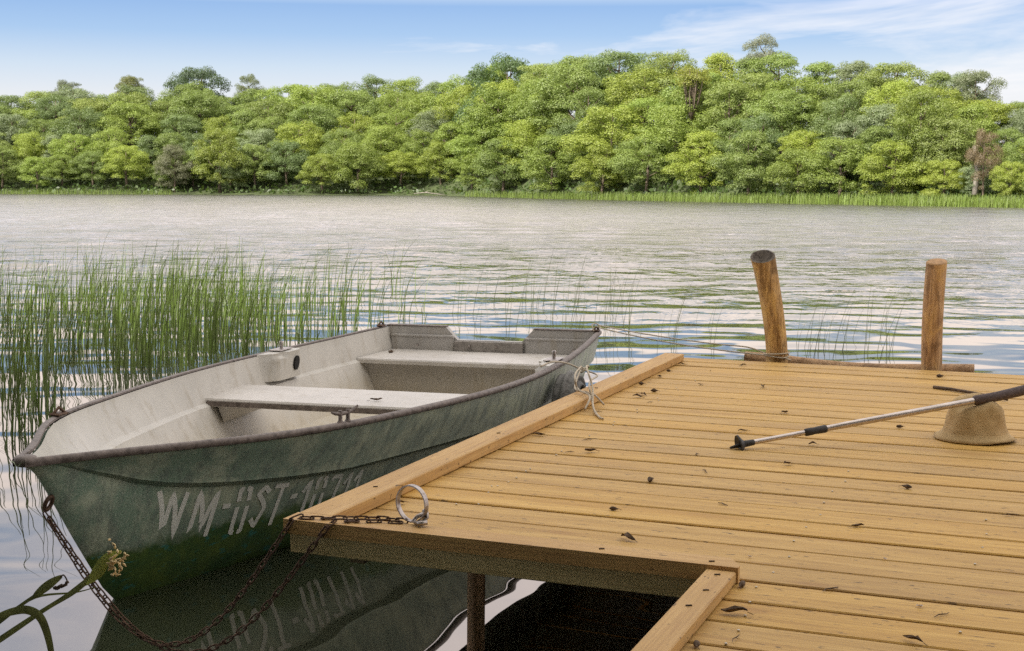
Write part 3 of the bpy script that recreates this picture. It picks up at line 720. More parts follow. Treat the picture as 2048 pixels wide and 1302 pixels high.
# sun hat
hat = empty('sun_hat', mat=Matrix.Translation(dk(1.585, 2.02, .0015)) @ PIER.to_3x3().to_4x4())
tag(hat, 'crumpled tan cloth sun hat standing on the deck under the trekking pole', 'hat')
N_ = 56; rows = []
def hat_ring(r, z, i, wob=1.0):
    row = []
    for k in range(N_):
        a = 2 * math.pi * k / N_
        q = r * (1 + .10 * math.cos(a) ** 2 - .04)
        q *= 1 + wob * (.025 * math.sin(3 * a + z * 22) + .018 * math.sin(5 * a - z * 41 + 1) + .012 * math.sin(9 * a + z * 60))
        zz = z
        lean = .10 * z
        row.append((q * math.cos(a) + lean * .25, q * math.sin(a) * .95 + lean * .6, zz))
    return row
prof = [(.128, .0015, .5), (.131, .004, .6), (.120, .012, .7), (.108, .021, .8), (.101, .034, 1), (.097, .054, 1.2), (.093, .076, 1.5), (.088, .097, 1.6), (.083, .116, 1.5), (.076, .132, 1.2), (.062, .144, 1), (.042, .151, 1), (.020, .154, 1), (.004, .155, 1)]
def sag(x, y, z):
    f = min(1, max(0, (z - .06) / .09)); x0, y0 = x - z * .025, y - z * .06
    dd = -.52 * x0 + .86 * y0                       # distance behind the line of the pole lying in the crown
    z -= f * .034 * math.exp(-((dd + .012) / .024) ** 2)
    z += f * .010 * max(0, dd / .08) - f * .020 * max(0, -dd / .08) + f * .010 * math.exp(-((x0 - .06) ** 2 + (y0 + .045) ** 2) / .0009)
    return z + f * .004 * math.sin(40 * x0 + 23 * y0)
for i, (r, z, wb) in enumerate(prof):
    row = [(x, y, sag(x, y, zz)) for x, y, zz in hat_ring(r, z, i, wb)]
    if i < 3: row = [(x, y, zz + .008 * max(0, math.sin(math.atan2(y, x) * 2 + 2.6)) * (1 - i / 3)) for x, y, zz in row]
    rows.append(row)
mb = MB().grid(rows, True); mb.add(rows[-1], [tuple(range(N_))])
ho = mb.build('hat_cloth', M_HAT, hat, True)
so = ho.modifiers.new('thickness', 'SOLIDIFY'); so.thickness = .0022; so.offset = 0
band = [hat_ring(.1044, .031, 0, 1), hat_ring(.1024, .037, 0, 1.05)]
MB().grid(band, True).build('hat_seam', M_HAT, hat, True)

# trekking pole resting on the hat
tp = dk(.853, 1.535, .014); hp = dk(1.587, 1.98, .146)
ax = (hp - tp).normalized(); right = ax.cross(Vector((0, 0, 1))).normalized(); upv = right.cross(ax)
POLE = Matrix((ax, right, upv)).transposed().to_4x4(); POLE.translation = tp
pole = empty('trekking_pole', mat=POLE)
tag(pole, 'grey metal trekking pole lying on the deck with its grip end on the hat', 'trekking pole')
MB().tube([(-.035, 0, -.004), (-.02, 0, -.003), (.03, 0, 0), (.05, 0, 0)], [.0035, .006, .008, .008], 10).build('tip', M_BLACK, pole, True, 40)
mb = MB(); ringp = [(.004, .012), (-.002, .025), (-.006, .034), (-.001, .035), (.008, .022), (.018, .011)]
mb.grid([[(x, r * math.cos(a_), r * math.sin(a_)) for a_ in np.linspace(0, 2 * math.pi, 22, endpoint=False)] for x, r in ringp], True)
mb.build('basket', M_BLACK, pole, True, 40)
MB().tube([(.018, 0, 0), (.05, 0, 0), (.056, 0, 0)], [.012, .0105, .0075], 12).build('basket_collar', M_BLACK, pole, True, 40)
MB().tube([(.05, 0, 0), (.26, 0, 0)], .0088, 14).build('lower_section', M_POLE, pole, True, 40)
MB().tube([(.235, 0, 0), (.24, 0, 0), (.262, 0, 0), (.266, 0, 0), (.31, 0, 0), (.315, 0, 0)], [.011, .0135, .0135, .0125, .0140, .0118], 14).build('clamp', M_BLACK, pole, True, 40)
MB().tube([(.31, 0, 0), (.365, 0, 0), (.367, 0, 0), (.88, 0, 0)], [.0104, .0104, .0113, .0113], 14).build('upper_section', M_POLE, pole, True, 40)
MB().tube([(.862, 0, 0), (.868, 0, 0), (.95, 0, .0), (1.03, 0, .003), (1.12, 0, .010), (1.2, 0, .022), (1.23, 0, .028)], [.0145, .0180, .0172, .0182, .0172, .020, .012], 14).build('grip', M_FOAM, pole, True, 50)
# dark stick behind the hat
stick = MB().tube([dk(1.345, 3.18, .008), dk(1.42, 3.135, .010), dk(1.5, 3.075, .010), dk(1.58, 3.01, .009), dk(1.66, 2.94, .007)], [.0075, .007, .0065, .006, .004], 8).build('stick', M_TWIG, None, True)
tag(stick, 'thin dark curved stick lying on the deck behind the sun hat', 'stick')

# steel hoop standing on the pier corner
hoop = empty('mooring_ring', mat=Matrix.Translation(dk(.332, .062, rail_h + .001)) @ PIER.to_3x3().to_4x4())
tag(hoop, 'flat steel hoop standing upright on the near corner of the pier', 'mooring ring')
axn = Vector((-.23, -.97, 0)).normalized(); sdn = Vector((-axn.y, axn.x, 0))
R_ = .049; cz_ = R_ + .003
rows = []
for k in range(36):
    a_ = 2 * math.pi * k / 36; c_ = sdn * math.cos(a_) + Vector((0, 0, 1)) * math.sin(a_)
    rows.append([Vector((0, 0, cz_)) + c_ * r + axn * q for r, q in ((R_, -.007), (R_, .007), (R_ - .0035, .007), (R_ - .0035, -.007))])
rows.append(rows[0]); MB().grid(rows, True).build('band', M_STEEL, hoop, True, 40)
mb = MB()
mb.tube([(.035, .0, .030), (.020, -.012, .022), (.012, -.02, .012), (.020, -.02, .006), (.036, -.012, .010), (.044, -.004, .02), (.040, .002, .034), (.03, .004, .034)], .0055, 8)
mb.tube([(.028, -.03, .008), (.052, -.018, .012)], .0065, 8)
mb.build('shackle', M_STEEL, hoop, True)

# ------------------------------------------------------------------ mooring chains
def chain(name, path, label, pitch=.0285):
    P = [Vector(p) for p in path]
    d_ = [0]
    for i in range(1, len(P)): d_.append(d_[-1] + (P[i] - P[i - 1]).length)
    n = int(d_[-1] / pitch); mb = MB()
    def at(s):
        i = max(0, min(len(P) - 2, int(np.searchsorted(d_, s)) - 1)); f = (s - d_[i]) / max(1e-6, d_[i + 1] - d_[i]); return P[i].lerp(P[i + 1], f)
    prev = None
    for j in range(n):
        c_ = at((j + .5) * pitch); t_ = (at(min(d_[-1], (j + .9) * pitch)) - at((j + .1) * pitch)).normalized()
        ref = Vector((0.2, -.6, 1)).normalized(); nn = (ref - t_ * ref.dot(t_)).normalized(); bb = t_.cross(nn)
        ang = (math.radians(20) if j % 2 else math.radians(110)) + random.uniform(-.25, .25)
        wv = nn * math.sin(ang) + bb * math.cos(ang)
        hl, hw2, r = .0125, .0065, .0024
        pts = []
        for k in range(12):
            a_ = 2 * math.pi * k / 12; x = math.cos(a_); y = math.sin(a_)
            pts.append(c_ + t_ * (hl * (1 if x > 0.01 else -1 if x < -0.01 else 0) + hw2 * x) + wv * hw2 * y)
        nor = t_.cross(wv); vs = []
        for k in range(12):
            tg = (pts[(k + 1) % 12] - pts[k - 1]).normalized(); o1 = tg.cross(nor).normalized()
            vs += [pts[k] + r * (math.cos(b_) * o1 + math.sin(b_) * nor) for b_ in (0, 1.2566, 2.513, 3.77, 5.027)]
        mb.add(vs, [(k * 5 + q, k * 5 + (q + 1) % 5, ((k + 1) % 12) * 5 + (q + 1) % 5, ((k + 1) % 12) * 5 + q) for k in range(12) for q in range(5)])
    o = mb.build(name, M_RUST, None, True); tag(o, label, 'chain', 'mooring chains'); return o
def hang(a, b, sag, n=26, skew=0.0):
    a, b = Vector(a), Vector(b); out = []
    for i in range(n + 1):
        f = i / n; p = a.lerp(b, f); q = 4 * f * (1 - f); q = q * (.75 + .25 * q) * (1 + skew * (f - .5)); out.append(p - Vector((0, 0, sag * q)))
    return out
eye = to_boat((.012, .105, .365))
c1 = dk(.026, -.028, rail_h - .006); c2 = dk(.135, -.030, rail_h - .006)
chain('mooring_chain', hang(eye, c1, .355) + [dk(.034, -.012, rail_h + .005), dk(.10, .005, rail_h + .005), dk(.17, .04, rail_h + .004), dk(.24, .07, rail_h + .003), dk(.30, .064, rail_h + .004), dk(.335, .058, rail_h + .006)],
      'rusty mooring chain from the bow eye over the outermost pier corner to the hoop')
chain('mooring_chain', hang(to_boat((.02, .115, .35)), c2, .365) + [dk(.145, -.012, rail_h + .005), dk(.20, .012, rail_h + .005), dk(.25, .036, rail_h + .004), dk(.30, .045, rail_h + .004), dk(.335, .052, rail_h + .007)],
      'rusty mooring chain from the bow eye over the front trim nearer the hoop')

# ------------------------------------------------------------------ fender and ropes
fend = empty('tyre_fender', mat=BOAT @ Matrix.Translation((gw(3.1) + .055, 3.14, .225)))
tag(fend, 'dark ribbed rubber fender hanging between the boat side and the pier', 'fender')
rows = []
for k in range(40):
    a_ = 2 * math.pi * k / 40; rows.append([])
    for j in range(42):
        b_ = 2 * math.pi * j / 42; r = .048 * (1 + .17 * math.cos(7 * b_))
        R2 = .135 + r * math.cos(b_); rows[-1].append((r * 1.15 * math.sin(b_), R2 * math.cos(a_), R2 * math.sin(a_)))
rows.append(rows[0]); MB().grid(rows, True).build('tyre', M_TYRE, fend, True)
fx = gw(3.0)
def rope_mesh(paths, r=.0042):
    mb = MB()
    for p in paths: mb.tube(smooth_path(p), r, 7)
    return mb
def smooth_path(p, n=6):
    p = [Vector(q) for q in p]
    if len(p) < 3: return p
    out = []
    for i in range(len(p) - 1):
        a, b, c, d_ = p[max(0, i - 1)], p[i], p[i + 1], p[min(len(p) - 1, i + 2)]
        for k in range(n):
            t_ = k / n
            out.append(.5 * ((2 * b) + (c - a) * t_ + (2 * a - 5 * b + 4 * c - d_) * t_ ** 2 + (3 * b - a - 3 * c + d_) * t_ ** 3))
    return out + [p[-1]]
B = to_boat
kn = B((fx + .06, 3.36, .395))
o = rope_mesh([[B((fx - .03, 2.90, .462)), B((fx - .01, 3.05, .466)), B((fx + .02, 3.22, .44)), kn, B((fx + .13, 3.42, .36)), dk(.06, 2.28, .08), dk(.125, 2.12, .04), dk(.17, 2.02, .006), dk(.215, 1.93, .006)],
               [kn, B((fx + .09, 3.40, .40)), dk(.02, 2.36, .13), dk(.10, 2.20, .075), dk(.15, 2.06, .02), dk(.22, 1.92, .007), dk(.25, 1.885, .006)],
               [kn + Vector((0, 0, .01)), dk(-.02, 2.33, .10), dk(.03, 2.22, .06), dk(.116, 2.12, .05), dk(.122, 2.04, .008)],
               [kn, dk(-.01, 2.30, .05), dk(.06, 2.25, .043), dk(.11, 2.2, .042), dk(.16, 2.17, .01)],
               [kn + Vector((.0, .0, .012)), kn + Vector((.016, -.01, 0)), kn + Vector((0, -.014, -.014)), kn + Vector((-.014, .0, 0)), kn + Vector((.004, .01, .014))]]).build('fender_rope', M_ROPE, None, True)
tag(o, 'frayed pale rope knotted at the fender and trailing over the rail onto the deck', 'rope')
qa = B((gw(4.66) - .02, 4.66, gz(4.66) + .03))
pc = Vector((.517, 3.885)); wrap = [dk(pc.x + .062 * math.cos(a_), pc.y + .062 * math.sin(a_), .020 + .004 * math.sin(a_ * 2)) for a_ in np.linspace(math.radians(200), math.radians(470), 14)]
wrap2 = [dk(pc.x + .063 * math.cos(a_), pc.y + .063 * math.sin(a_), .034 + .004 * math.cos(a_)) for a_ in np.linspace(math.radians(180), math.radians(560), 18)]
def sagline(a, b, sag, n=6): return [Vector(a).lerp(Vector(b), i / n) - Vector((0, 0, sag * 4 * (i / n) * (1 - i / n))) for i in range(n + 1)]
o = rope_mesh([sagline(qa, wrap[0], .018) + wrap[1:], sagline(qa + Vector((.01, 0, .012)), dk(.36, 3.93, .050), .012) + wrap2,
               [qa + Vector((-.02, -.03, -.02)), qa + Vector((-.03, -.01, .014)), qa + Vector((.0, .02, .018)), qa + Vector((.02, 0, -.004)), qa + Vector((-.01, -.03, .008))],
               [wrap[-1], dk(.575, 3.845, .012), dk(.60, 3.835, .006)]], .0038).build('stern_rope', M_ROPE, None, True)
tag(o, 'doubled pale rope from the boat stern corner to the foot of the leaning post', 'rope')

# ------------------------------------------------------------------ reed bed and single rush stems
def px_water(px, py):
    dx_, dy_ = (px - 1024) / 2766.6, (py - 651) / 2766.6
    d_ = cR * dx_ - cU * dy_ + cF; t_ = -WATER_H / d_.z
    return Vector((0, 0, WATER_H)) + d_ * t_
def stems(rng, pos, hts, rad, lean, nseg=5):
    V = []; Q = []; base = 0
    for (x, y), h in zip(pos, hts):
        az = rng.normal(0.15, 0.9); ln = abs(rng.normal(lean, lean * .7)); crv = rng.normal(.12, .16)
        kink = rng.random() < .03
        for i in range(nseg + 1):
            f = i / nseg; zz = -.05 + (h + .05) * f
            off = ln * f * h + max(0, crv) * h * f ** 3
            if kink and f > .6: zz -= (f - .6) * h * .9; off += (f - .6) * h * .6
            r = rad * (1 - .75 * f)
            for k in range(3):
                a_ = 2.094 * k + az
                V.append((x + off * math.cos(az) + r * math.cos(a_), y + off * math.sin(az) + r * math.sin(a_), zz))
        for i in range(nseg):
            for k in range(3):
                Q.append((base + i * 3 + k, base + i * 3 + (k + 1) % 3, base + (i + 1) * 3 + (k + 1) % 3, base + (i + 1) * 3 + k))
        base += 3 * (nseg + 1)
    return np.array(V), np.array(Q)
r = np.random.default_rng(21)
pos = []; hts = []
clumps = [(r.uniform(-40, 470), r.uniform(585, 745)) for _ in range(95)] + [(r.uniform(400, 700), r.uniform(590, 690)) for _ in range(30)] + [(r.uniform(-400, -20), r.uniform(570, 760)) for _ in range(30)]
for cx_, cy_ in clumps:
    c_ = px_water(cx_, cy_); nn = int(r.integers(5, 17))
    for _ in range(nn):
        pos.append((c_.x + r.normal(0, .13), c_.y + r.normal(0, .25))); hts.append(float(np.clip(r.normal(.42, .13), .16, .8)))
for _ in range(330):
    cx_ = -300 + 1150 * r.random() ** 1.35; cy_ = r.uniform(575, 760 - max(0, cx_ - 300) * .14)
    c_ = px_water(cx_, cy_); pos.append((c_.x, c_.y)); hts.append(float(np.clip(r.normal(.38, .15), .12, .8)))
for _ in range(70):
    c_ = px_water(r.uniform(-60, 130), r.uniform(760, 900)); pos.append((c_.x, c_.y)); hts.append(float(np.clip(r.normal(.45, .15), .15, .8)))
V, Q = stems(r, pos, hts, .0052, .05)
reeds = fast_mesh('reeds', V, Q, M_REED)
tag(reeds, 'dense bed of thin green reeds standing in the water beyond the boat', 'reeds', kind='stuff')
# scattered rushes one can tell apart
its = []
spots = [(r.uniform(900, 1260), r.uniform(600, 690)) for _ in range(60)] + [(r.uniform(1270, 1500), r.uniform(650, 712)) for _ in range(14)] + [(r.uniform(1575, 1660), r.uniform(660, 716)) for _ in range(14)] + [(r.uniform(1660, 1800), r.uniform(655, 725)) for _ in range(16)]
proto = []
for q in range(10):
    V, Q = stems(np.random.default_rng(40 + q), [(0, 0)], [.22 + .03 * q], .0024, .10, 7); o = fast_mesh('rush_stem', V, Q, M_RUSH); proto.append(o)
def rush_zone(px):
    if px < 1060: return 'behind the boat transom'
    if px < 1275: return 'beyond the stern corner of the boat'
    if px < 1560: return 'left of the leaning mooring post'
    if px < 1665: return 'just right of the leaning mooring post'
    return 'left of the straight mooring post'
for i, (a_, b_) in enumerate(spots):
    o = proto[i] if i < 10 else proto[int(r.integers(0, 10))].copy()
    if i >= 10: COL.objects.link(o)
    c_ = px_water(a_, b_); o.location = (c_.x, c_.y, 0); o.rotation_euler = (0, 0, r.normal(0, .5)); s_ = r.uniform(.5, 1.2) if a_ > 1275 else r.uniform(1.0, 1.7); o.scale = (s_ ** .5, s_ ** .5, s_)
    tag(o, f'thin dark rush stem standing in the water {rush_zone(a_)}', 'rush', f'rush stems {rush_zone(a_)}')
for a_, b_, hh in ((1755, 728, .62), (1728, 715, .72), (1683, 700, .5)):
    V, Q = stems(np.random.default_rng(int(a_)), [(0, 0)], [hh * .75], .0026, .16, 8); o = fast_mesh('rush_stem', V, Q, M_RUSH); c_ = px_water(a_, b_); o.location = (c_.x, c_.y, 0)
    tag(o, {1755: 'tallest straight rush stem beside the straight mooring post', 1728: 'long arching rush stem midway between the two mooring posts', 1683: 'slender leaning rush stem nearer the leaning mooring post'}[a_], 'rush', 'tall rush stems between the posts')

# foreground sedge leaning in from the left
def px_at(px, py, dist_):
    dx_, dy_ = (px - 1024) / 2766.6, (py - 651) / 2766.6
    return Vector((0, 0, WATER_H)) + (cR * dx_ - cU * dy_ + cF) * dist_
sedge = empty('flowering_sedge', px_at(-60, 1300, 1.9))
tag(sedge, 'flowering sedge stalk with strap leaves leaning over the water before the bow', 'sedge')
SI_ = Matrix.Translation(-sedge.location)
def loc(pp): return [SI_ @ p for p in pp]
def blade(path, wid, mat, name):
    P = smooth_path(loc(path)); rows = []; n = len(P)
    view = Vector((0, -1, .25))
    for i, p in enumerate(P):
        f = i / (n - 1); t_ = (P[min(i + 1, n - 1)] - P[max(i - 1, 0)]).normalized(); sd = t_.cross(view).normalized()
        w_ = wid(f); rows.append([p - sd * w_, p - view.normalized() * w_ * .35, p + sd * w_, p + view.normalized() * w_ * .2])
    return MB().grid(rows, True).build(name, mat, sedge, True, 60)
D_ = 1.9
blade([px_at(-60, 1318, D_), px_at(0, 1279, D_), px_at(85, 1222, D_), px_at(140, 1188, D_), px_at(178, 1158, D_), px_at(196, 1140, D_)], lambda f: .0030 + .0012 * math.sin(f * 7) ** 2, M_SEDGE, 'stalk')
blade([px_at(180, 1158, D_), px_at(196, 1138, D_), px_at(212, 1120, D_), px_at(228, 1109, D_), px_at(243, 1102, D_)], lambda f: .0008 + .0072 * math.sin(math.pi * min(1, f * .9 + .10)) ** 1.1, M_SEDGEHEAD, 'bract')
blade([px_at(168, 1170, D_), px_at(184, 1156, D_), px_at(200, 1145, D_), px_at(214, 1130, D_)], lambda f: .0008 + .0055 * math.sin(math.pi * f * .9 + .2), M_SEDGEHEAD, 'bract')
mb = MB(); rf = random.Random(5)
for i in range(44):
    c_ = px_at(222 + rf.gauss(8, 9), 1120 + rf.gauss(0, 13), D_ - .006 + rf.gauss(0, .004)); c_ = SI_ @ c_
    q = Vector((rf.gauss(0, 1), rf.gauss(0, 1), rf.gauss(0, 1))).normalized()
    mb.tube([c_ - q * .004, c_, c_ + q * .004], [.0007, .0019, .0006], 5)
mb.build('flower_head', M_FLOWER, sedge, True)
blade([px_at(-40, 1272, D_), px_at(0, 1244, D_), px_at(40, 1212, D_), px_at(72, 1190, D_)], lambda f: .0024, M_SEDGE, 'stalk')
blade([px_at(68, 1193, D_), px_at(85, 1179, D_), px_at(105, 1164, D_), px_at(124, 1152, D_)], lambda f: .0010 + .0052 * math.sin(math.pi * (f * .85 + .1)), M_SEDGE, 'bract')
mb = MB().tube(loc(smooth_path([px_at(120, 1156, D_), px_at(127, 1150, D_), px_at(134, 1162, D_), px_at(126, 1172, D_), px_at(112, 1178, D_), px_at(109, 1173, D_)])), .0011, 5)
for k in range(9):
    c_ = SI_ @ px_at(110 + 3 * k, 1177 - 1.3 * k + rf.gauss(0, 2), D_); mb.tube([c_ - Vector((.002, 0, .001)), c_ + Vector((.002, 0, .001))], .0022, 5)
mb.build('seed_spray', M_TWIG, sedge, True)
blade([px_at(-30, 1250, D_ - .03), px_at(0, 1232, D_ - .03), px_at(30, 1222, D_ - .03), px_at(55, 1220, D_ - .03), px_at(78, 1232, D_ - .03), px_at(92, 1260, D_ - .03), px_at(102, 1302, D_ - .03), px_at(106, 1340, D_ - .03)],
      lambda f: .0022 + .0036 * math.sin(math.pi * f) ** .7, M_SEDGE, 'strap_leaf')
blade([px_at(-40, 1265, D_ + .02), px_at(0, 1240, D_ + .02), px_at(70, 1195, D_ + .02), px_at(150, 1185, D_ + .02), px_at(192, 1174, D_ + .02)], lambda f: .0028 * (1 - f) + .0004, M_SEDGE, 'thin_leaf')

# ------------------------------------------------------------------ far shore: land, reed fringe, wood
SHX = [-900, -400, 0, 340, 880, 1100, 1400, 2048, 2400, 3000]
SHY = [385.0, 386, 388, 389, 391, 397, 403, 415, 421, 430]
SKX = [-900, -400, -100, 0, 60, 105, 140, 175, 230, 265, 300, 345, 370, 400, 430, 465, 480, 520, 545, 590, 640, 680, 720, 765, 800, 850, 880, 900, 935, 960, 1000, 1040, 1080, 1130, 1180, 1225, 1260, 1300, 1350, 1400, 1440, 1475, 1490, 1520, 1555, 1575, 1620, 1650, 1690, 1740, 1770, 1820, 1860, 1890, 1920, 1960, 1985, 2000, 2030, 2060, 2200, 2400, 3000]
SKY_ = [190, 185, 188, 186, 190, 178, 170, 178, 186, 160, 182, 192, 165, 160, 172, 198, 175, 176, 186, 158, 163, 158, 152, 152, 154, 152, 165, 155, 148, 130, 116, 117, 118, 108, 106, 97, 102, 100, 94, 94, 103, 112, 105, 105, 105, 118, 122, 112, 114, 118, 115, 130, 138, 142, 140, 158, 205, 205, 196, 190, 180, 185, 190]
def shore(px):
    y = float(np.interp(px, SHX, SHY)); return px_water(px, y)
def ground_z(px, back):
    """terrain height 'back' metres behind the shoreline"""
    sp = shore(px); vis = float(np.interp(px, SHX, SHY)) - float(np.interp(px, SKX, SKY_))
    Ht = vis / 2766.6 * sp.y
    top = Ht * .60
    return .25 + top * float(np.clip((back - 2) / (sp.y * .20), 0, 1)) ** .9
rows = []
pxs = np.arange(-900, 3001, 50)
for bk in (-1.5, 0, 2, 5, 9, 14, 20, 28, 38, 60, 110, 260):
    row = []
    for px in pxs:
        sp = shore(px); dr = Vector((sp.x, sp.y, 0)).normalized(); p = sp + dr * bk
        row.append((p.x, p.y, -.6 if bk < 0 else ground_z(px, bk) if bk > 0 else .05))
    rows.append(row)
land = MB().grid(rows).build('far_bank', M_SOIL, None, True); tag(land, 'wooded slope rising behind the far lake shore', 'bank', kind='structure')

def crown_mesh(name, seed, lumps, nleaf, wide, zlo, leaf, spread=1.0, taper=0.0, dense=1.0):
    """unit-high broadleaf crown: boughs of leaf-sized faces with gaps between them"""
    r = np.random.default_rng(seed); C_ = []; Rd = []
    for i in range(lumps):
        f = (i + .5) / lumps; z = zlo + (0.93 - zlo) * (.5 * f + .5 * r.random()) ** .95
        prof_ = math.sin(math.pi * min(.97, (.16 + .80 * (z - zlo) / (1 - zlo)))) ** .7 * (1 - taper * z)
        a = i * 2.39996 + r.uniform(-.5, .5); rad = wide * prof_ * math.sqrt(r.uniform(.06, 1.0)) * .82 * spread
        C_.append((rad * math.cos(a), rad * math.sin(a), z + r.normal(0, .035))); Rd.append((.038 + .095 * r.random() ** 1.6) * (1.15 - .3 * z))
    for q in range(7):                                                   # a rounded top, not a lone tuft
        a = q * .9 + r.uniform(0, .5); rr2 = wide * .42 * (1 - taper) * math.sqrt(r.uniform(.1, 1)); C_.append((rr2 * math.cos(a), rr2 * math.sin(a), .90 - .10 * (rr2 / (wide * .42)) ** 2 + r.normal(0, .012))); Rd.append(r.uniform(.07, .10))
    C_ = np.array(C_); Rd = np.array(Rd)
    per = np.maximum(40, (nleaf * Rd ** 2 / (Rd ** 2).sum())).astype(int)
    P = []; Nn = []
    for c_, rd, n in zip(C_, Rd, per):
        v = r.normal(size=(n, 3)); v /= np.linalg.norm(v, axis=1)[:, None]
        v[:, 2] = np.where(v[:, 2] < -.25, -v[:, 2] * .6, v[:, 2]); v /= np.linalg.norm(v, axis=1)[:, None]
        rr_ = rd * (r.uniform(.45, 1.12, n) ** .55)
        P.append(c_ + v * rr_[:, None] * np.array([1.1, 1.1, r.uniform(.85, 1.35)])); nv = v + np.array([0, 0, .12]) + r.normal(0, .34, (n, 3)); Nn.append(nv / np.linalg.norm(nv, axis=1)[:, None])
    P = np.concatenate(P); Nn = np.concatenate(Nn); n = len(P)
    t1_ = np.cross(Nn, r.normal(size=(n, 3))); t1_ /= np.linalg.norm(t1_, axis=1)[:, None]; t2_ = np.cross(Nn, t1_)
    s = leaf * r.uniform(.6, 1.35, (n, 1))
    V = np.stack([P - t1_ * s, P + t2_ * s * .55 + Nn * s * .1, P + t1_ * s, P - t2_ * s * .55 + Nn * s * .1], 1).reshape(-1, 3)
    return V, np.arange(4 * n).reshape(-1, 4)
KINDS = {'round': dict(lumps=85, nleaf=27000, wide=.42, zlo=.12, leaf=.0090), 'broad': dict(lumps=100, nleaf=33000, wide=.54, zlo=.10, leaf=.0090), 'tall': dict(lumps=75, nleaf=24000, wide=.31, zlo=.08, leaf=.0090, taper=.15),
         'bushy': dict(lumps=90, nleaf=30000, wide=.48, zlo=.03, leaf=.0094), 'loose': dict(lumps=50, nleaf=15000, wide=.40, zlo=.16, leaf=.0088), 'bare': dict(lumps=16, nleaf=4800, wide=.22, zlo=.62, leaf=.0094), 'dense': dict(lumps=105, nleaf=36000, wide=.48, zlo=.08, leaf=.0088)}
TREE = {}
def tree_proto(kind, var):
    V, Q = crown_mesh(kind, sum(map(ord, kind)) + var * 17, **KINDS[kind])
    root = empty('broadleaf_tree', (0, 0, -200))
    cr = fast_mesh('crown', V, Q, M_LEAF, root)
    r = random.Random(var + 3); mb = MB()
    lean = r.uniform(-.04, .04)
    mb.tube([(0, 0, -.03), (.004, 0, .1), (lean * .5, .01, .35), (lean, 0, .62), (lean * 1.2, 0, .86)], [.030, .022, .016, .010, .003], 7)
    for k in range(9 if kind != 'bare' else 16):
        a = k * 2.4 + r.random(); z = .22 + .06 * k if kind != 'bare' else .20 + .02 * k; l = r.uniform(.12, .26) if kind != 'bare' else r.uniform(.08, .17)
        up_ = .16 if kind != 'bare' else .46
        mb.tube([(lean * z, 0, z), (lean * z + l * .5 * math.cos(a), l * .5 * math.sin(a), z + up_ * .4), (lean * z + l * .8 * math.cos(a), l * .8 * math.sin(a), z + up_)], [.011, .008, .003], 5)
    tr = mb.build('trunk', M_BARK, root, True)
    TREE.setdefault(kind, []).append([root, False])
for kd in KINDS:
    for var in range(1 if kd == 'bare' else 2): tree_proto(kd, var)
def put_tree(kind, var, loc_, h, wide, col, rz, bark=None):
    pr = TREE[kind][var % len(TREE[kind])]; root = pr[0]
    if not pr[1]: pr[1] = True; o = root
    else:
        o = root.copy(); COL.objects.link(o)
        for ch in root.children: c_ = ch.copy(); COL.objects.link(c_); c_.parent = o
    o.location = loc_; o.rotation_euler = (0, 0, rz); o.scale = (h * wide, h * wide, h)
    for ch in o.children:
        if ch.name.startswith('crown'): ch.color = tuple(col) + (1,)
    return o
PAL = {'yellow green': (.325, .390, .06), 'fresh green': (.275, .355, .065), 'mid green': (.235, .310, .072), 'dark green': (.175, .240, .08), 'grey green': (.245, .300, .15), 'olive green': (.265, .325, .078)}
r = random.Random(99)
its = []
def where(px, row):
    lm = [(120, 'above the left reeds'), (330, 'above the bow'), (520, 'above the middle thwart'), (760, 'above the far gunwale'), (960, 'above the transom'), (1180, 'above the stern corner'), (1400, 'left of the leaning post'), (1600, 'behind the leaning post'), (1790, 'between the posts'), (1920, 'behind the straight post'), (9999, 'right of the straight post')]
    return next(t_ for x_, t_ in lm if px < x_)
ROWN = ['by the water', 'low on slope', 'at mid slope', 'high on slope', 'on the skyline']
fr_top = [.43, .60, .76, .90, 1.0]
for row in range(5):
    px = -330 + row * 17
    while px < 2380:
        sp = shore(px); Dp = sp.y; vis = float(np.interp(px, SHX, SHY)) - float(np.interp(px, SKX, SKY_))
        dr = Vector((sp.x, sp.y, 0)).normalized()
        back = Dp * (.018, .055, .095, .14, .19)[row] + r.uniform(-.01, .01) * Dp
        p = sp + dr * back
        jit = r.uniform(-.07, .07) if row < 4 else r.uniform(-.03, .0)
        topz_px = vis * (fr_top[row] + jit)
        dist2 = p.y
        hor_px = float(np.interp(px, SHX, SHY)) - 370.0
        topz = WATER_H + (topz_px - hor_px) / 2766.6 * dist2
        gz_ = ground_z(px, back)
        h = max(topz - gz_, vis * .20 / 2766.6 * dist2)
        z0 = topz - h
        kd = r.choice(['round', 'broad', 'tall', 'bushy', 'dense', 'dense', 'round', 'loose'] if row else ['bushy', 'bushy', 'broad', 'dense', 'bushy', 'round'])
        left = px < 620
        cn_ = r.choices(list(PAL), [4, 5, 4, 1, 1, 1] if not left else [2, 3, 5, 3, 1, 2])[0]
        if row == 4: cn_ = r.choices(list(PAL), [3, 4, 3, 2, 2, 2])[0]
        vj = r.uniform(.86, 1.14); col = [c_ * vj * r.uniform(.98, 1.02) for c_ in PAL[cn_]]
        wd = r.uniform(1.08, 1.42) * (1.15 if h < vis * .33 / 2766.6 * dist2 else 1.0)
        wm = h * wd * {'round': .8, 'broad': 1.0, 'tall': .58, 'bushy': .9, 'loose': .8, 'dense': .92}[kd]
        if not (row >= 3 and 1968 < px < 2000):
            o = put_tree(kd, r.randrange(2), (p.x, p.y, z0 - .05), h, wd, col, r.uniform(0, 6.28))
            tag(o, None, 'tree', 'trees of the wood on the far shore'); its.append((o, f'{cn_} {kd if kd != "dense" else "full"} tree', f'{ROWN[row]} {where(px, row)}', px))
        px += max(26, wm / dist2 * 2766.6 * (.68 if row < 3 else .56))
single_out(its)
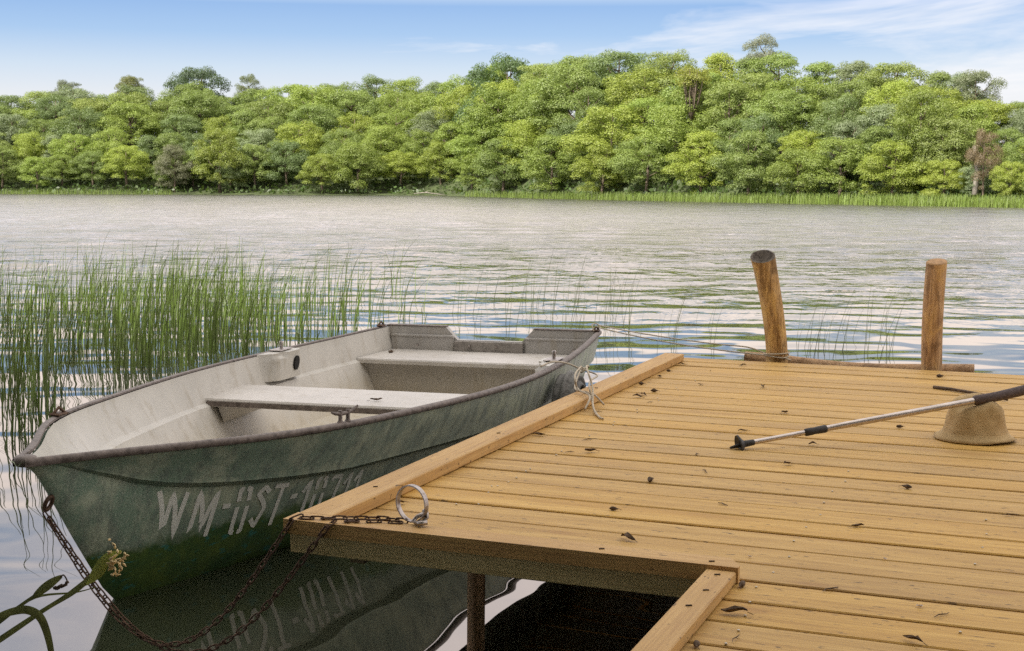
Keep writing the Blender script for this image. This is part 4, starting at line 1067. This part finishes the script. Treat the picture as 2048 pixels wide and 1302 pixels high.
def special(px, top_y, base_frac, hpx, kind, wide, col, label, back_f, var=0):
    sp = shore(px); dr = Vector((sp.x, sp.y, 0)).normalized(); p = sp + dr * (sp.y * back_f); d2 = p.y
    topz = WATER_H + (370 - top_y) / 2766.6 * d2; h = hpx / 2766.6 * d2
    o = put_tree(kind, var, (p.x, p.y, topz - h), h, wide, col, px * .01); tag(o, label, 'tree', 'trees of the wood on the far shore'); return o
special(400, 132, 1, 175, 'round', 1.0, (.085, .13, .07), 'tall blue green tree standing out on the skyline above the middle thwart', .21)
special(265, 153, 1, 90, 'round', .9, (.19, .20, .06), 'small round olive tree alone on the skyline left of the tall blue green one', .215)
special(140, 165, 1, 80, 'loose', 1.3, (.15, .17, .10), 'thin grey topped tree on the skyline above the boat bow', .215)
special(500, 152, 1, 90, 'loose', .9, (.17, .20, .09), 'sparse pale tree on the skyline right of the tall blue green one', .215)
special(1522, 72, 1, 130, 'loose', 1.0, (.26, .28, .20), 'pale silvery tree, highest of the whole skyline, above the leaning post', .21)
special(1010, 110, 1, 230, 'broad', .9, (.10, .165, .055), 'big dark rounded tree above the boat stern, tallest of its part of the skyline', .17)
special(350, 290, 1, 95, 'bushy', 1.0, (.20, .205, .11), 'grey bush at the water beside the yellow green one on the far shore', .012)
special(440, 255, 1, 130, 'bushy', .95, (.24, .29, .04), 'bright yellow green bushy tree at the water right of the grey bush', .012, 1)
special(1382, 135, 1, 150, 'bare', 1.3, (.27, .29, .04), 'bare stemmed pollard with brown upright branches and a small leafy top', .075)
special(1945, 140, 1, 140, 'loose', 1.1, (.22, .25, .14), 'pale grey tree at the right end of the skyline', .19, 1)
special(1840, 175, 1, 190, 'round', .9, (.22, .28, .05), 'bright green tree with a visible trunk above the straight mooring post', .05, 1)
o = special(1965, 255, 1, 140, 'loose', .7, (.22, .155, .085), 'dead brown leaved tree by the water at the right end of the far shore', .010)
# protos never used would stay far below: move them out
for kd in TREE:
    for root, used in TREE[kd]:
        if not used:
            for ch in list(root.children): bpy.data.objects.remove(ch)
            bpy.data.objects.remove(root)
# leaning pale trunk and fallen branches along the water
def px_off(px, py, back): sp = shore(px); return px_at(px, py, (sp.y + back))
o = MB().tube([px_at(1950, 390, shore(1950).y + .6), px_at(1955, 340, shore(1950).y + .6), px_at(1948, 292, shore(1950).y + .8)], [.22, .17, .10], 8).build('bare_trunk', M_DEADWOOD, None, True)
tag(o, 'bare pale trunk at the water beside the dead brown tree', 'tree trunk')
for px0, lst, lab in ((860, [(828, 387), (850, 385), (875, 388), (895, 391)], 'bleached fallen branch lying in the water at the far shore, left one'), (920, [(905, 390), (925, 389), (940, 387), (948, 385)], 'bleached fallen branch lying in the water at the far shore, right one')):
    Dd = px_water(px0, 391.5).y
    MBo = MB().tube([px_at(a_, b_, Dd) for a_, b_ in lst], [.03, .06, .05, .03], 6)
    MBo.tube([px_at(lst[1][0], lst[1][1], Dd), px_at(lst[1][0] + 12, lst[1][1] - 5, Dd + .5)], [.06, .02], 5)
    o = MBo.build('fallen_branch', M_DEADWOOD, None, True); tag(o, lab, 'branch', 'fallen branches on the far shore')
# reed fringe along the far waterline
r = np.random.default_rng(8); pos = []; hts = []
for _ in range(9000):
    px = r.choice([r.uniform(930, 2500), r.uniform(-500, 345)], p=[.8, .2])
    sp = shore(px); dr = Vector((sp.x, sp.y, 0)).normalized()
    p = sp + dr * (r.uniform(-.028, .006) * sp.y * (1 if px > 900 else .4)); pos.append((p.x, p.y))
    hh = (.55 if px < 400 else float(np.interp(px, [930, 1100, 1400, 1700, 2048], [.55, .6, .66, .74, .74])))
    hts.append(hh * (sp.y / 100) ** .25 * r.uniform(.7, 1.2))
V, Q = stems(r, pos, hts, .018, .05, 3)
fringe = fast_mesh('shore_reeds', V, Q, M_SHOREREED)
tag(fringe, 'pale green reed fringe along the foot of the far wood', 'reeds', kind='stuff')
# undergrowth filling the foot of the wood
def under(n, seed):
    r = np.random.default_rng(seed); P = []
    for _ in range(n):
        px = r.uniform(-500, 2500); sp = shore(px); dr = Vector((sp.x, sp.y, 0)).normalized(); bk = r.uniform(.0, .19) * sp.y
        p = sp + dr * bk; z = ground_z(px, bk) + r.uniform(0, .8) * (1 if bk > 1 else .5); P.append((p.x, p.y, z))
    P = np.array(P); nn = len(P); t1_ = r.normal(size=(nn, 3)); t1_ /= np.linalg.norm(t1_, axis=1)[:, None]; t2_ = np.cross(t1_, r.normal(size=(nn, 3))); t2_ /= np.linalg.norm(t2_, axis=1)[:, None]
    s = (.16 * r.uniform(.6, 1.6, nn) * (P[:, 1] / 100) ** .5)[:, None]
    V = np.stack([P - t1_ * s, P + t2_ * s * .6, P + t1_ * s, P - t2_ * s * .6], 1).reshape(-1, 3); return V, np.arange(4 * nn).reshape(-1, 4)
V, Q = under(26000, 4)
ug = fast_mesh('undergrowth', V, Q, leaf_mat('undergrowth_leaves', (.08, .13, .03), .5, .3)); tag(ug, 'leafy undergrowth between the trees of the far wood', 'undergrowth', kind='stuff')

# ------------------------------------------------------------------ near bank and the trees that shade the pier
pts = [(-40, -9), (-18, -3.2), (-9, -1.2), (-4, -1.6), (-1.5, -1.8), (3, -1.6), (8, -1.2), (20, 1.5), (40, 4)]
rows = [[(x, y + o_, z) for x, y in pts] for o_, z in ((.6, -.6), (0, .05), (-1.2, .45), (-5, 1.1), (-16, 3.0), (-40, 5.0))]
nb_ = MB().grid([list(reversed(q)) for q in rows]).build('near_bank', M_BANK, None, True); tag(nb_, 'shaded grassy bank at the landward end of the pier', 'bank', kind='structure')
for i, (x, y, h, kd, wd) in enumerate(((-8.8, -2.6, 13, 'dense', 1.25), (-3.4, -4.6, 14, 'dense', 1.25), (-14.5, -6.5, 13, 'broad', 1.2), (-7.5, -10.5, 15, 'dense', 1.3), (2.5, -9.5, 13, 'dense', 1.2), (7.0, -8.0, 12, 'dense', 1.2), (-6.2, -2.6, 12, 'bushy', 1.25), (-11.0, -5.0, 14, 'dense', 1.3))):
    o = put_tree(kd, i, (x, y, .5), h, wd, (.07, .11, .03), i * 1.1)
    tag(o, 'tall leafy tree on the near bank shading the pier', 'tree', 'shade trees on the near bank')
